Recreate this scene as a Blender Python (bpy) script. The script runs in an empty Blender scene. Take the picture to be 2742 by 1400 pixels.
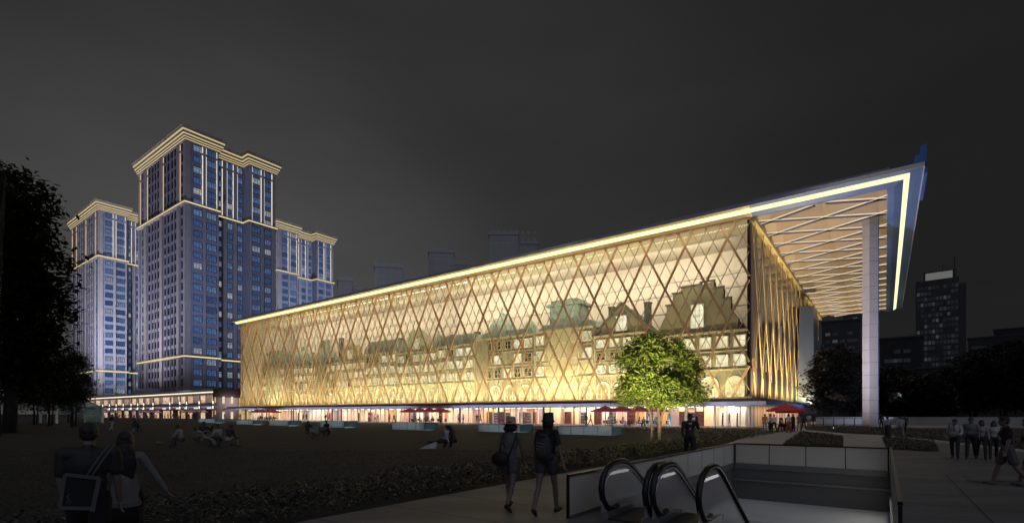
import bpy, bmesh, math, random
from mathutils import Vector, Matrix, noise
random.seed(7)
sc = bpy.context.scene
COL = sc.collection
R = math.radians
# ------------------------------------------------------------------ camera
H, F, CX, HY = 1.75, 1357.0, 1371.0, 1107.0          # eye height, focal length and principal point in photo pixels
cam_d = bpy.data.cameras.new('camera'); cam = bpy.data.objects.new('camera', cam_d); COL.objects.link(cam)
cam.location = (0, 0, H); cam.rotation_euler = (R(90), 0, 0)
cam_d.sensor_width = 36; cam_d.lens = F / 2742 * 36; cam_d.shift_y = (HY - 700) / 2742
cam_d.clip_start = 0.1; cam_d.clip_end = 5000
sc.camera = cam
sc.render.engine = 'CYCLES'
sc.cycles.use_denoising = True
sc.cycles.max_bounces = 6; sc.cycles.diffuse_bounces = 3; sc.cycles.glossy_bounces = 2
sc.cycles.transmission_bounces = 4; sc.cycles.transparent_max_bounces = 12
sc.cycles.sample_clamp_indirect = 4; sc.cycles.caustics_reflective = False; sc.cycles.caustics_refractive = False
sc.view_settings.view_transform = 'Standard'; sc.view_settings.look = 'None'
sc.view_settings.exposure = 0; sc.view_settings.gamma = 1
# ------------------------------------------------------------------ night sky
wd = bpy.data.worlds.new('World'); sc.world = wd; wd.use_nodes = True
nt = wd.node_tree; N = nt.nodes; L = nt.links
for n in list(N): N.remove(n)
def wn(t, **k):
    n = N.new(t)
    for a, b in k.items(): setattr(n, a, b)
    return n
tc = wn('ShaderNodeTexCoord')
def glow(direction, lo, hi, col, smooth='SMOOTHSTEP'):
    d = Vector(direction).normalized()
    v = wn('ShaderNodeVectorMath', operation='DOT_PRODUCT'); L.new(tc.outputs['Generated'], v.inputs[0]); v.inputs[1].default_value = d
    m = wn('ShaderNodeMapRange', interpolation_type=smooth); L.new(v.outputs['Value'], m.inputs['Value'])
    m.inputs['From Min'].default_value = lo; m.inputs['From Max'].default_value = hi
    s = wn('ShaderNodeVectorMath', operation='SCALE'); s.inputs[0].default_value = col; L.new(m.outputs[0], s.inputs['Scale'])
    return s.outputs[0]
def vadd(a, b):
    v = wn('ShaderNodeVectorMath', operation='ADD'); L.new(a, v.inputs[0]); L.new(b, v.inputs[1]); return v.outputs[0]
base = wn('ShaderNodeCombineXYZ'); base.inputs[0].default_value = .0148; base.inputs[1].default_value = .0148; base.inputs[2].default_value = .0149
acc = base.outputs[0]
acc = vadd(acc, glow((-.474, .8, -.008), .7766, 1.0, (.0394, .0392, .0388)))       # paler sky to the west
acc = vadd(acc, glow((-.289, 1, .17), .566, 1.0, (.0152, .0152, .0152)))
acc = vadd(acc, glow((.35, -1, .16), .1, 1.0, (.115, .125, .185)))             # blue dusk behind the viewer
acc = vadd(acc, glow((.05, -.6, 1), .45, 1.0, (.10, .10, .105)))            # overhead cloud lit by the city
nz = wn('ShaderNodeTexNoise'); nz.inputs['Scale'].default_value = 2.2; nz.inputs['Detail'].default_value = 3
mp = wn('ShaderNodeMapping'); mp.inputs['Scale'].default_value = (1, 1, 3.5); L.new(tc.outputs['Generated'], mp.inputs[0]); L.new(mp.outputs[0], nz.inputs['Vector'])
mr = wn('ShaderNodeMapRange'); L.new(nz.outputs[0], mr.inputs['Value']); mr.inputs['From Min'].default_value = .3; mr.inputs['From Max'].default_value = .7
mr.inputs['To Min'].default_value = .9; mr.inputs['To Max'].default_value = 1.1
sc_ = wn('ShaderNodeVectorMath', operation='SCALE'); L.new(acc, sc_.inputs[0]); L.new(mr.outputs[0], sc_.inputs['Scale'])
bg = wn('ShaderNodeBackground'); L.new(sc_.outputs[0], bg.inputs['Color']); bg.inputs['Strength'].default_value = 1.0
wo = wn('ShaderNodeOutputWorld'); L.new(bg.outputs[0], wo.inputs['Surface'])
# ------------------------------------------------------------------ the street grid: x along the hall front, y into its depth
VX = Vector((.8053, -.5928, 0)); VY = Vector((.5928, .8053, 0)); P0 = Vector((30.1, 64.2, 0)); RZ = math.atan2(-.5928, .8053)
def W(x, y, z=0): return P0 + VX * x + VY * y + Vector((0, 0, z))
def to_local(p):
    d = Vector(p) - P0; return Vector((d.dot(VX), d.dot(VY), p[2]))
def gp(px, py, z=0):
    """The ground point (height z) seen at a pixel of the photograph."""
    d = (H - z) * F / (py - HY); return Vector(((px - CX) / F * d, d, z))
def at_depth(px, d, z=0): return Vector(((px - CX) / F * d, d, z))
def front_x(px, y):
    """Grid x of the point that lies y metres behind the hall front in the direction of a photo column."""
    r = (px - CX) / F; o = P0 + VY * y
    return (r * o.y - o.x) / (VX.x - r * VX.y)
# ------------------------------------------------------------------ area lamps
def area(name, loc, size, power, col, direction, spread=None, rz_axis=None):
    l = bpy.data.lights.new(name, 'AREA'); l.shape = 'RECTANGLE'; l.size, l.size_y = size; l.energy = power; l.color = col
    if spread: l.spread = R(spread)
    o = bpy.data.objects.new(name, l); COL.objects.link(o); o.location = loc
    zz = -Vector(direction).normalized(); xx = Vector(rz_axis if rz_axis else VX); xx = (xx - zz * xx.dot(zz)).normalized(); yy = zz.cross(xx)
    o.rotation_euler = Matrix((xx, yy, zz)).transposed().to_euler()
    return o
def gdir(x, y, z): return VX * x + VY * y + Vector((0, 0, z))
LAMPS = [
    # name, grid position, size, power, colour, grid direction, axis, spread
    ('hall_floor_uplight', (-66, 2.0, 4.1), (124, .5), 14000, (1, .84, .44), (0, .55, 1), 'x', 170),
    ('hall_ceiling_light', (-66, 6.6, 25.6), (124, 1.2), 9500, (1, .84, .62), (0, .85, -.5), 'x', 180),
    ('facade_uplight', (-66, -2.7, 3.75), (131, .3), 4600, (1, .76, .42), (0, .42, 1), 'x', 150),
    ('house_front_fill', (-66, .9, 21.5), (124, 1.0), 2600, (1, .86, .64), (0, 1, .02), 'x', 180),  # added fill without a fixture, lifts the old house fronts
    ('upper_lattice_fill', (-66, -2.3, 26.5), (131, .2), 1500, (1, .82, .56), (0, .5, -1), 'x', 140),  # added fill for the upper lattice, where the uplight falls off
    ('end_wall_uplight', (2.5, 41, 3.75), (.3, 82), 13000, (1, .78, .38), (-.40, 0, 1), 'x', 130),
    ('soffit_uplight', (7, 40, 4.2), (3, 80), 350, (1, .80, .60), (.25, 0, 1), 'x', 120),
    ('shop_ceiling_light', (-66, 2.6, 2.62), (131, 2.5), 5200, (1, .84, .66), (0, 0, -1), 'x', 180),
    ('canopy_downlight', (-66, -1.5, 2.6), (131, .4), 420, (1, .84, .62), (0, -.05, -1), 'x', 180),
    ('end_canopy_downlight', (1.4, 30, 2.6), (.4, 58), 700, (1, .74, .5), (-.3, 0, -1), 'x', 180),
    ('hall_canopy_fill', (-66, -10, .25), (131, .3), 2200, (.74, .76, 1), (0, 1, .30), 'x', 110),  # unseen strip, added to brighten the canopy edge and lower front
    ('end_floodlight', (16, 22, .25), (.3, 40), 1500, (.60, .70, 1), (-1, -.1, .35), 'x', 120),
    ('column_floodlight', (8.5, -1.0, .2), (1.2, .3), 1500, (.92, .86, 1), (.27, .45, .9), 'x', 120),
    ('pit_lamp', (13.95, -55.5, -.32), (.12, 8), 20, (1, 1, .98), (-1, 0, -.22), 'x', 178),
    ('tower_floodlight', (-165, -8, 10.5), (14, 5), 17000, (.46, .56, 1), (-.40, .55, 1), 'x', 110),
    ('tower_floodlight', (-235, -14, 10.5), (24, 5), 16000, (.74, .74, 1), (0, .62, 1), 'x', 110),
    ('tower_floodlight', (-285, -6, 10.5), (20, 5), 72000, (.64, .70, 1), (-.28, .65, 1), 'x', 120),
    ('tower_floodlight', (-205, 92, 10.5), (14, 5), 46000, (.52, .62, 1), (-1, .3, 1.1), 'x', 110),
]
for nm, p, s, e, c, d, ax, sp in LAMPS:
    area(nm, W(*p), s, e, c, gdir(*d), sp)

# ------------------------------------------------------------------ materials
MATS = {}
def nodes_of(m):
    m.use_nodes = True; t = m.node_tree
    for n in list(t.nodes): t.nodes.remove(n)
    return t, t.nodes, t.links
def mat(name, col, rough=.6, metal=0, var=.15, scale=3.0, bump=0, bscale=None, coord='Object', stretch=(1, 1, 1), spec=.5, alpha=1, trans=0):
    if name in MATS: return MATS[name]
    m = bpy.data.materials.new(name); t, n, l = nodes_of(m)
    o = n.new('ShaderNodeOutputMaterial'); b = n.new('ShaderNodeBsdfPrincipled'); l.new(b.outputs[0], o.inputs[0])
    b.inputs['Roughness'].default_value = rough; b.inputs['Metallic'].default_value = metal; b.inputs['Specular IOR Level'].default_value = spec
    b.inputs['Alpha'].default_value = alpha
    c = n.new('ShaderNodeTexCoord'); mp = n.new('ShaderNodeMapping'); mp.inputs['Scale'].default_value = stretch; l.new(c.outputs[coord], mp.inputs[0])
    z = n.new('ShaderNodeTexNoise'); z.inputs['Scale'].default_value = scale; z.inputs['Detail'].default_value = 5; l.new(mp.outputs[0], z.inputs['Vector'])
    r = n.new('ShaderNodeMapRange'); l.new(z.outputs[0], r.inputs['Value']); r.inputs['From Min'].default_value = .25; r.inputs['From Max'].default_value = .75
    r.inputs['To Min'].default_value = 1 - var; r.inputs['To Max'].default_value = 1 + var
    s = n.new('ShaderNodeVectorMath'); s.operation = 'SCALE'; s.inputs[0].default_value = col; l.new(r.outputs[0], s.inputs['Scale'])
    l.new(s.outputs[0], b.inputs['Base Color'])
    if bump:
        z2 = n.new('ShaderNodeTexNoise'); z2.inputs['Scale'].default_value = bscale or scale * 6; z2.inputs['Detail'].default_value = 6; l.new(mp.outputs[0], z2.inputs['Vector'])
        bp = n.new('ShaderNodeBump'); bp.inputs['Strength'].default_value = bump; bp.inputs['Distance'].default_value = .05; l.new(z2.outputs[0], bp.inputs['Height']); l.new(bp.outputs[0], b.inputs['Normal'])
    MATS[name] = m; return m
def emis(name, col, strength=1.0, var=0, rnd=None):
    """A lamp or lit pane. rnd: (object|island) gives every pane its own brightness and tint between the colours in var."""
    if name in MATS: return MATS[name]
    m = bpy.data.materials.new(name); t, n, l = nodes_of(m)
    o = n.new('ShaderNodeOutputMaterial'); e = n.new('ShaderNodeEmission'); e.inputs['Color'].default_value = (*col, 1); e.inputs['Strength'].default_value = strength
    if rnd:
        s = n.new('ShaderNodeObjectInfo' if rnd == 'object' else 'ShaderNodeNewGeometry')
        cr = n.new('ShaderNodeValToRGB'); cr.color_ramp.interpolation = 'LINEAR'
        el = cr.color_ramp.elements
        for i, (p, cc) in enumerate(var):
            q = el[i] if i < 2 else el.new(p)
            q.position = p; q.color = (*cc, 1)
        l.new(s.outputs['Random' if rnd == 'object' else 'Random Per Island'], cr.inputs[0])
        c = n.new('ShaderNodeTexCoord'); z = n.new('ShaderNodeTexNoise'); z.inputs['Scale'].default_value = .9; z.inputs['Detail'].default_value = 2; l.new(c.outputs['Object'], z.inputs['Vector'])
        r = n.new('ShaderNodeMapRange'); l.new(z.outputs[0], r.inputs['Value']); r.inputs['From Min'].default_value = .3; r.inputs['From Max'].default_value = .7; r.inputs['To Min'].default_value = .55; r.inputs['To Max'].default_value = 1.35
        k = n.new('ShaderNodeVectorMath'); k.operation = 'SCALE'; l.new(cr.outputs[0], k.inputs[0]); l.new(r.outputs[0], k.inputs['Scale']); l.new(k.outputs[0], e.inputs['Color'])
        g = n.new('ShaderNodeBsdfGlossy'); g.inputs['Roughness'].default_value = .1; g.inputs['Color'].default_value = (.06, .07, .09, 1)
        a = n.new('ShaderNodeAddShader'); l.new(e.outputs[0], a.inputs[0]); l.new(g.outputs[0], a.inputs[1]); l.new(a.outputs[0], o.inputs[0])
    else: l.new(e.outputs[0], o.inputs[0])
    MATS[name] = m; return m
def glass(name, tint=(.96, .97, .95), refl=.08, milk=0.0, milkcol=(.5, .5, .5), rough=.03, milkemit=0):
    if name in MATS: return MATS[name]
    m = bpy.data.materials.new(name); t, n, l = nodes_of(m)
    o = n.new('ShaderNodeOutputMaterial'); a = n.new('ShaderNodeBsdfTransparent'); a.inputs['Color'].default_value = (*tint, 1)
    g = n.new('ShaderNodeBsdfGlossy'); g.inputs['Roughness'].default_value = rough; g.inputs['Color'].default_value = (.9, .9, .9, 1)
    f = n.new('ShaderNodeFresnel'); f.inputs['IOR'].default_value = 1.45
    mm = n.new('ShaderNodeMath'); mm.operation = 'MULTIPLY'; l.new(f.outputs[0], mm.inputs[0]); mm.inputs[1].default_value = refl * 10
    mm.use_clamp = True
    x = n.new('ShaderNodeMixShader'); l.new(mm.outputs[0], x.inputs[0]); l.new(a.outputs[0], x.inputs[1]); l.new(g.outputs[0], x.inputs[2])
    out = x
    if milk:
        d = n.new('ShaderNodeBsdfDiffuse'); d.inputs['Color'].default_value = (*milkcol, 1); tr = n.new('ShaderNodeBsdfTranslucent'); tr.inputs['Color'].default_value = (*milkcol, 1)
        dd = n.new('ShaderNodeMixShader'); dd.inputs[0].default_value = .5; l.new(d.outputs[0], dd.inputs[1]); l.new(tr.outputs[0], dd.inputs[2])
        y = n.new('ShaderNodeMixShader'); y.inputs[0].default_value = milk; l.new(x.outputs[0], y.inputs[1]); l.new(dd.outputs[0], y.inputs[2]); out = y
    l.new(out.outputs[0], o.inputs[0]); MATS[name] = m; return m
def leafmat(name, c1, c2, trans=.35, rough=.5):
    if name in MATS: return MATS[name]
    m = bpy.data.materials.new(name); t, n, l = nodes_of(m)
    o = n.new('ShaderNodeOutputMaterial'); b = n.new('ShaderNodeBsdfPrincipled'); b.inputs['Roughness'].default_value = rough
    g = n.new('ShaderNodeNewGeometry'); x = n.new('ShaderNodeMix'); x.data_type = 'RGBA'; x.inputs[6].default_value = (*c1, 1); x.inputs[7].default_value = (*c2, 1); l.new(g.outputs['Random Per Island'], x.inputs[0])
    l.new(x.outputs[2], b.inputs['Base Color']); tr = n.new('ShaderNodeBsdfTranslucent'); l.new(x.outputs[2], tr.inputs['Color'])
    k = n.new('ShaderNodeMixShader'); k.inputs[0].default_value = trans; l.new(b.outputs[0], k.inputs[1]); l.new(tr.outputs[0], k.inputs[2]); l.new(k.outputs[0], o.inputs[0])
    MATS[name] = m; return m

# ------------------------------------------------------------------ mesh building
class MB:
    def __init__(s): s.v = []; s.f = []; s.m = []
    def add(s, vs, fs, mi=0):
        o = len(s.v); s.v += [tuple(p) for p in vs]; s.f += [tuple(i + o for i in f) for f in fs]; s.m += [mi] * len(fs)
    def box(s, x0, y0, z0, x1, y1, z1, mi=0):
        x0, x1 = min(x0, x1), max(x0, x1); y0, y1 = min(y0, y1), max(y0, y1); z0, z1 = min(z0, z1), max(z0, z1)
        s.add([(x0,y0,z0),(x1,y0,z0),(x1,y1,z0),(x0,y1,z0),(x0,y0,z1),(x1,y0,z1),(x1,y1,z1),(x0,y1,z1)],
              [(0,3,2,1),(4,5,6,7),(0,1,5,4),(1,2,6,5),(2,3,7,6),(3,0,4,7)], mi)
    def quad(s, a, b, c, d, mi=0): s.add([a, b, c, d], [(0,1,2,3)], mi)
    def tri(s, a, b, c, mi=0): s.add([a, b, c], [(0,1,2)], mi)
    def bar(s, p, q, w, d, up=(0,0,1), mi=0):
        """A square bar from p to q: w across, d along 'up'."""
        p, q = Vector(p), Vector(q); a = (q - p).normalized(); u = Vector(up); u = (u - a * u.dot(a)).normalized(); r = a.cross(u)
        c = [r * (i * w / 2) + u * (j * d / 2) for i, j in ((-1,-1),(1,-1),(1,1),(-1,1))]
        s.add([p + k for k in c] + [q + k for k in c], [(0,3,2,1),(4,5,6,7),(0,1,5,4),(1,2,6,5),(2,3,7,6),(3,0,4,7)], mi)
    def prism(s, poly, z0, z1, mi=0):
        n = len(poly); s.add([(x,y,z0) for x, y in poly] + [(x,y,z1) for x, y in poly],
            [tuple(range(n))[::-1], tuple(range(n, 2*n))] + [(i, (i+1) % n, n + (i+1) % n, n + i) for i in range(n)], mi)
    def xzprism(s, poly, y0, y1, mi=0):
        n = len(poly); s.add([(x,y0,z) for x, z in poly] + [(x,y1,z) for x, z in poly],
            [tuple(range(n)), tuple(range(n, 2*n))[::-1]] + [(i, n + i, n + (i+1) % n, (i+1) % n) for i in range(n)], mi)
    def tube(s, pts, rad, n=8, mi=0, caps=True):
        pts = [Vector(p) for p in pts]; k = len(pts); rs = rad if isinstance(rad, (list, tuple)) else [rad] * k
        vs = []; ref = None
        for i, p in enumerate(pts):
            a = (pts[min(i+1, k-1)] - pts[max(i-1, 0)]).normalized()
            if ref is None: ref = Vector((0,0,1)) if abs(a.z) < .9 else Vector((1,0,0))
            u = (ref - a * ref.dot(a)).normalized(); ref = u; r = a.cross(u)
            vs += [p + (u * math.cos(t) + r * math.sin(t)) * rs[i] for t in [2 * math.pi * j / n for j in range(n)]]
        fs = [(i*n + j, i*n + (j+1) % n, (i+1)*n + (j+1) % n, (i+1)*n + j) for i in range(k-1) for j in range(n)]
        if caps: fs += [tuple(range(n))[::-1], tuple(range((k-1)*n, k*n))]
        s.add(vs, fs, mi)
    def lathe(s, prof, n=16, c=(0,0,0), mi=0, a0=0, a1=2*math.pi):
        full = a1 - a0 > 6.28; m = n if full else n + 1; vs = []
        for r, z in prof: vs += [(c[0] + r * math.cos(a0 + (a1-a0) * j / n), c[1] + r * math.sin(a0 + (a1-a0) * j / n), c[2] + z) for j in range(m)]
        fs = [(i*m + j, i*m + (j+1) % m, (i+1)*m + (j+1) % m, (i+1)*m + j) for i in range(len(prof)-1) for j in range(n)]
        s.add(vs, fs, mi)
    def ell(s, c, r, n=10, mi=0):
        prof = [(math.sin(math.pi * i / n), -math.cos(math.pi * i / n)) for i in range(n + 1)]
        o = len(s.v); s.lathe(prof, n + 2, (0,0,0), mi)
        for i in range(o, len(s.v)): p = s.v[i]; s.v[i] = (c[0] + p[0]*r[0], c[1] + p[1]*r[1], c[2] + p[2]*r[2])
    def mesh(s, name, mats, smooth=False):
        me = bpy.data.meshes.new(name); me.from_pydata(s.v, [], s.f)
        for x in (mats if isinstance(mats, (list, tuple)) else [mats]): me.materials.append(x)
        me.polygons.foreach_set('material_index', s.m)
        if smooth: me.polygons.foreach_set('use_smooth', [True] * len(s.f))
        me.update(); return me
    def build(s, name, mats, parent=None, smooth=False, loc=(0,0,0), rz=0):
        o = bpy.data.objects.new(name, s.mesh(name, mats, smooth)); COL.objects.link(o); o.location = loc; o.rotation_euler = (0, 0, rz)
        if parent: o.parent = parent
        return o
def tag(o, label=None, cat=None, group=None, kind=None):
    for k, v in (('label', label), ('category', cat), ('group', group), ('kind', kind)):
        if v: o[k] = v
    return o
def thing(name, label, cat, loc=(0,0,0), rz=0, group=None):
    o = bpy.data.objects.new(name, None); COL.objects.link(o); o.location = loc; o.rotation_euler = (0, 0, rz); o.empty_display_size = .3
    return tag(o, label, cat, group)
def dup(root, loc, rz=None, label=None, group=None):
    def rec(o, par):
        c = o.copy(); COL.objects.link(c); c.parent = par
        for ch in list(o.children): rec(ch, c)
        return c
    r = rec(root, None); r.location = loc
    if rz is not None: r.rotation_euler = (0, 0, rz)
    if label: r['label'] = label
    if group: r['group'] = group
    return r
def part(o, ob):
    """A copy of a part under thing o, sharing its mesh."""
    c = ob.copy(); COL.objects.link(c); c.parent = o; return c
ORD = ['leftmost', 'second from left', 'third from left', 'fourth from left', 'fifth from left', 'sixth from left', 'seventh from left', 'eighth from left', 'ninth from left', 'tenth from left', 'eleventh from left', 'twelfth from left']
# ================================================================== materials of the hall
M_wood = mat('bronze_timber', (.58, .37, .19), .45, .0, .18, 1.2, .15)
M_woodthin = mat('bronze_timber_thin', (.54, .37, .20), .5, .0, .15, 1.2)
M_goldslat = mat('gold_slat', (.78, .56, .24), .4, .1, .2, .8)
M_lav = mat('pale_metal', (.50, .50, .62), .45, .1, .08, .6)
M_blue = mat('blue_metal', (.13, .21, .46), .45, .1, .10, .4)
M_cream = mat('cream_soffit', (.80, .72, .52), .6, 0, .06, .5)
M_goldbeam = mat('gold_beam', (.62, .50, .24), .5, .1, .1, .7)
M_cove = emis('cove_lamp', (1, .86, .32), 2.3)
M_cove2 = emis('cove_lamp_border', (1, .90, .50), 1.35)
M_glass = glass('hall_glass', (.97, .98, .96), .035)
M_shopglass = glass('shop_glass', (.97, .97, .96), .006, rough=.35)
M_sill = mat('dark_brown_sill', (.07, .05, .045), .5)
M_back = mat('hall_back_wall', (.60, .55, .48), .8, 0, .14, .06, stretch=(1, 1, 2.5))
M_floor = mat('hall_floor', (.42, .36, .26), .6)
M_darkglass = mat('dark_end_glass', (.035, .032, .045), .15, 0, .5, .25, stretch=(1, 1, .2))
M_mauve = mat('mauve_panel', (.30, .24, .26), .6, 0, .2, .6)
M_white = mat('white_panel', (.78, .75, .72), .5, 0, .06, 1)
M_steel = mat('grey_blue_steel', (.28, .34, .46), .35, .35, .12, .25)
M_column = mat('column_cladding', (.56, .53, .56), .5, 0, .05, .8)
M_joint = mat('dark_joint', (.06, .06, .07), .7)

hall = thing('exhibition_hall', 'long glass hall with bronze diamond lattice, glowing eaves and deep roof overhang on the right', 'hall', P0, RZ)
ZF, ZT = 3.8, 27.0          # foot and head of the glass
XL = -131.5
# --- roof
XR, YF, YB = 17.0, -2.7, 84.0
m = MB(); m.box(XL - .6, YF, ZT + .14, .45, YB, ZT + .46); m.box(.45, YF, ZT + .14, XR, .30, ZT + .46); m.box(XR - 2.9, .30, ZT + .14, XR, YB, ZT + .46)
m.box(.3, .20, ZT + .47, XR - 2.7, .31, ZT + 1.9); m.box(.3, .31, ZT + 1.8, XR - 2.7, YB - .1, ZT + 1.9); m.box(.3, .31, ZT + .47, .44, YB - .1, ZT + 1.8); m.box(XR - 2.8, .31, ZT + .47, XR - 2.7, YB - .1, ZT + 1.8); m.build('roof', mat('roof_metal', (.34, .34, .40), .5, .1), hall)
m = MB()                       # pale lip round the roof edge
m.box(XL - .62, YF - .12, ZT + .06, XR + .12, YF, ZT + .5); m.box(XR, YF, ZT + .06, XR + .12, YB, ZT + .5); m.box(XL - .74, YF - .12, ZT + .06, XL - .62, YB, ZT + .5)
m.build('roof_edge', M_lav, hall)
PA, PB, PC, PD = (YF, .12), (-1.65, .11), (-1.12, -.24), (-.36, -.50)      # the eaves in section: flat outer part, lamp, inner slope
def eave(mb, p, q, xa, xb, mi=0): mb.quad((xa, p[0], ZT + p[1]), (xb, p[0], ZT + p[1]), (xb, q[0], ZT + q[1]), (xa, q[0], ZT + q[1]), mi)
m = MB(); eave(m, PA, PB, XL - .6, .4); eave(m, PC, PD, XL - .6, .4); m.build('eave_soffit', M_cream, hall)
m = MB(); eave(m, PB, PC, XL - .6, .4); m.build('eave_light', M_cove, hall)
rx = lambda p: XR + YF - p[0]      # the same section turned round the corner
def miter(mb, p, q):
    a, b_ = rx(p), rx(q)
    mb.quad((.4, p[0], ZT + p[1]), (a, p[0], ZT + p[1]), (b_, q[0], ZT + q[1]), (.4, q[0], ZT + q[1]))
    mb.quad((a, p[0], ZT + p[1]), (a, YB, ZT + p[1]), (b_, YB, ZT + q[1]), (b_, q[0], ZT + q[1]))
x1 = rx(PC); PE = (.28, -.42)
m = MB(); miter(m, PA, PB); miter(m, PC, PD); miter(m, PD, PE); m.build('overhang_border', M_blue, hall)
m = MB(); miter(m, PB, PC); m.build('border_light', M_cove2, hall)
# --- folded soffit of the overhang: rhombs, each low at its far tips
m = MB(); AW, BW = 11.2, 5.45; xe = rx(PE)
def clipx(poly, lo, hi, axis):
    for sgn, lim in ((1, lo), (-1, -hi)):
        out = []
        for i in range(len(poly)):
            a, b = poly[i], poly[(i+1) % len(poly)]; da, db = sgn*a[axis] - lim, sgn*b[axis] - lim
            if da >= 0: out.append(a)
            if (da >= 0) != (db >= 0): t = da / (da - db); out.append(a + (b - a) * t)
        poly = out
        if len(poly) < 3: return []
    return poly
zlo, zhi = ZT - .30, ZT + 1.65
for i in range(-1, 4):
    for j in range(-2, 34):
        ca = 2.0 + i * AW / 2; cb = j * BW + (BW / 2 if i % 2 else 0)
        Lp = Vector((ca - AW/2, cb, zlo)); Rp = Vector((ca + AW/2, cb, zlo)); Np = Vector((ca, cb - BW/2, zhi)); Fp = Vector((ca, cb + BW/2, zlo))
        for poly, mi in (([Lp, Np, Fp], 0), ([Np, Rp, Fp], 0)):
            q = clipx(clipx(poly, .5, xe, 0), .34, YB - .2, 1)
            if len(q) >= 3: m.add(q, [tuple(range(len(q)))], mi)
        for a, b in ((Lp, Fp), (Fp, Rp)):        # the dark drop behind each low edge and its pale lip
            q = clipx(clipx([a, b, b + Vector((0,0,1.0)), a + Vector((0,0,1.0))], .5, xe, 0), .34, YB - .2, 1)
            if len(q) >= 3: m.add([p + Vector((0, .06, 0)) for p in q], [tuple(range(len(q)))], 1)
            aa, bb = a.copy(), b.copy(); t0, t1 = 0.0, 1.0; d_ = b - a      # trim the lip to the soffit's edges
            for ax, lo, hi in ((0, .5, xe), (1, .34, YB - .2)):
                u0, u1 = sorted(((lo - a[ax]) / d_[ax], (hi - a[ax]) / d_[ax])); t0, t1 = max(t0, u0), min(t1, u1)
            if t1 - t0 > .02:
                aa, bb = a + d_ * t0, a + d_ * t1
                m.bar(aa + Vector((0,-.04,-.08)), bb + Vector((0,-.04,-.08)),   .10, .13, (0,0,1), 2); m.bar(aa + Vector((0,.46,-.03)), bb + Vector((0,.46,-.03)), .76, .16, (0,0,1), 1)  # the wide dark bar paints a line of shade behind the lip
m.build('folded_soffit', [mat('soffit_panel', (.36, .27, .20), .6, 0, .12, .35), mat('soffit_gap_shade', (.06, .06, .10), .7), emis('soffit_lip_lamp', (1, .82, .58), .8)], hall)
m = MB(); m.box(.5, .33, ZT + 1.7, xe, YB - .2, ZT + 1.76); m.build('soffit_deck', mat('soffit_gap_shade', (.06, .06, .10)), hall)
m = MB(); m.box(-.05, .1, ZT - 1.0, .7, YB - .5, ZT - .2); m.build('end_beam', M_goldbeam, hall)
# upstand fin at the roof corner
m = MB(); m.xzprism([(XR - .75, ZT + .5), (XR + .25, ZT + .5), (XR + .25, ZT + 2.35), (XR - .22, ZT + 2.35), (XR - .35, ZT + 1.4), (XR - .7, ZT + 1.4)], YF + .1, YF + 1.4)
m.box(XR + .13, YF + 1.5, ZT - .1, XR + .4, YF + 10, ZT + .7)
m.build('roof_fin', mat('blue_fin', (.05, .13, .48), .5), hall)
# --- glass front and its timber lattice
m = MB(); m.box(XL, .0, ZF, 0, .04, ZT); m.build('glass_front', M_glass, hall)
def lattice(mb, lo, hi, z0, z1, period, slope, x0, zref, place, w, d, up, skip=None):
    n = int((hi - lo + (z1 - z0)) / period) + 6
    for k in range(-n, n):
        for sgn in (1, -1):
            if skip and k % 3 == 0: continue
            xa = x0 + k * period
            f = lambda z: xa + sgn * slope * (z - zref)
            za, zb = z0, z1
            pts = []
            ends = sorted([(lo - xa) / (sgn * slope) + zref, (hi - xa) / (sgn * slope) + zref])
            za, zb = max(z0, ends[0]), min(z1, ends[1])
            if zb - za < .3: continue
            mb.bar(place(f(za), za, sgn), place(f(zb), zb, sgn), w, d, up)
PER = 5.45
m = MB(); lattice(m, XL, 0, ZF + .1, ZT - .05, PER, .502, -2.6, 24.36, lambda x, z, s: (x, -.28 - .02 * s, z), .27, .24, (0, 1, 0)); m.build('lattice', M_wood, hall)
m = MB(); lattice(m, XL, 0, ZF + .1, ZT - .05, PER / 3, .502, -2.6, 24.36, lambda x, z, s: (x, -.07 - .012 * s, z), .085, .10, (0, 1, 0), True); m.build('fine_lattice', M_woodthin, hall)
m = MB(); m.box(XL - .1, -.45, ZT - .62, .1, .1, ZT - .40); m.box(XL - .1, -.45, ZF - .15, .3, .1, ZF + .12); m.box(XL - .15, -.3, ZF, XL, .1, ZT); m.build('glazing_frame', M_wood, hall)
# --- left and back walls, inner floor, inner ceiling
m = MB(); m.box(XL, .2, ZF, XL + .2, 14, ZT, 0); m.box(XL, 14, ZF - .3, -.2, 14.4, ZT + .4, 0); m.build('inner_wall', M_back, hall)
m = MB()
for z, w in ((18.4, .5), (21.3, .35), (23.4, .5)): m.box(XL + .2, 13.85, z, -3, 14, z + w)
m.build('gallery_band', mat('gallery_grey', (.54, .50, .44), .7), hall)
m = MB(); m.box(XL, .1, ZF - .45, -.1, 14, ZF - .05); m.build('inner_floor', M_floor, hall)
m = MB(); m.box(XL, .15, ZT + .05, -.2, 14, ZT + .3); m.build('inner_ceiling', M_back, hall)
m = MB(); m.box(XL + .3, .5, ZF, -.6, .75, ZF + .06); m.build('floor_light', emis('floor_lamp', (1, .86, .42), 2.5), hall)
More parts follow.
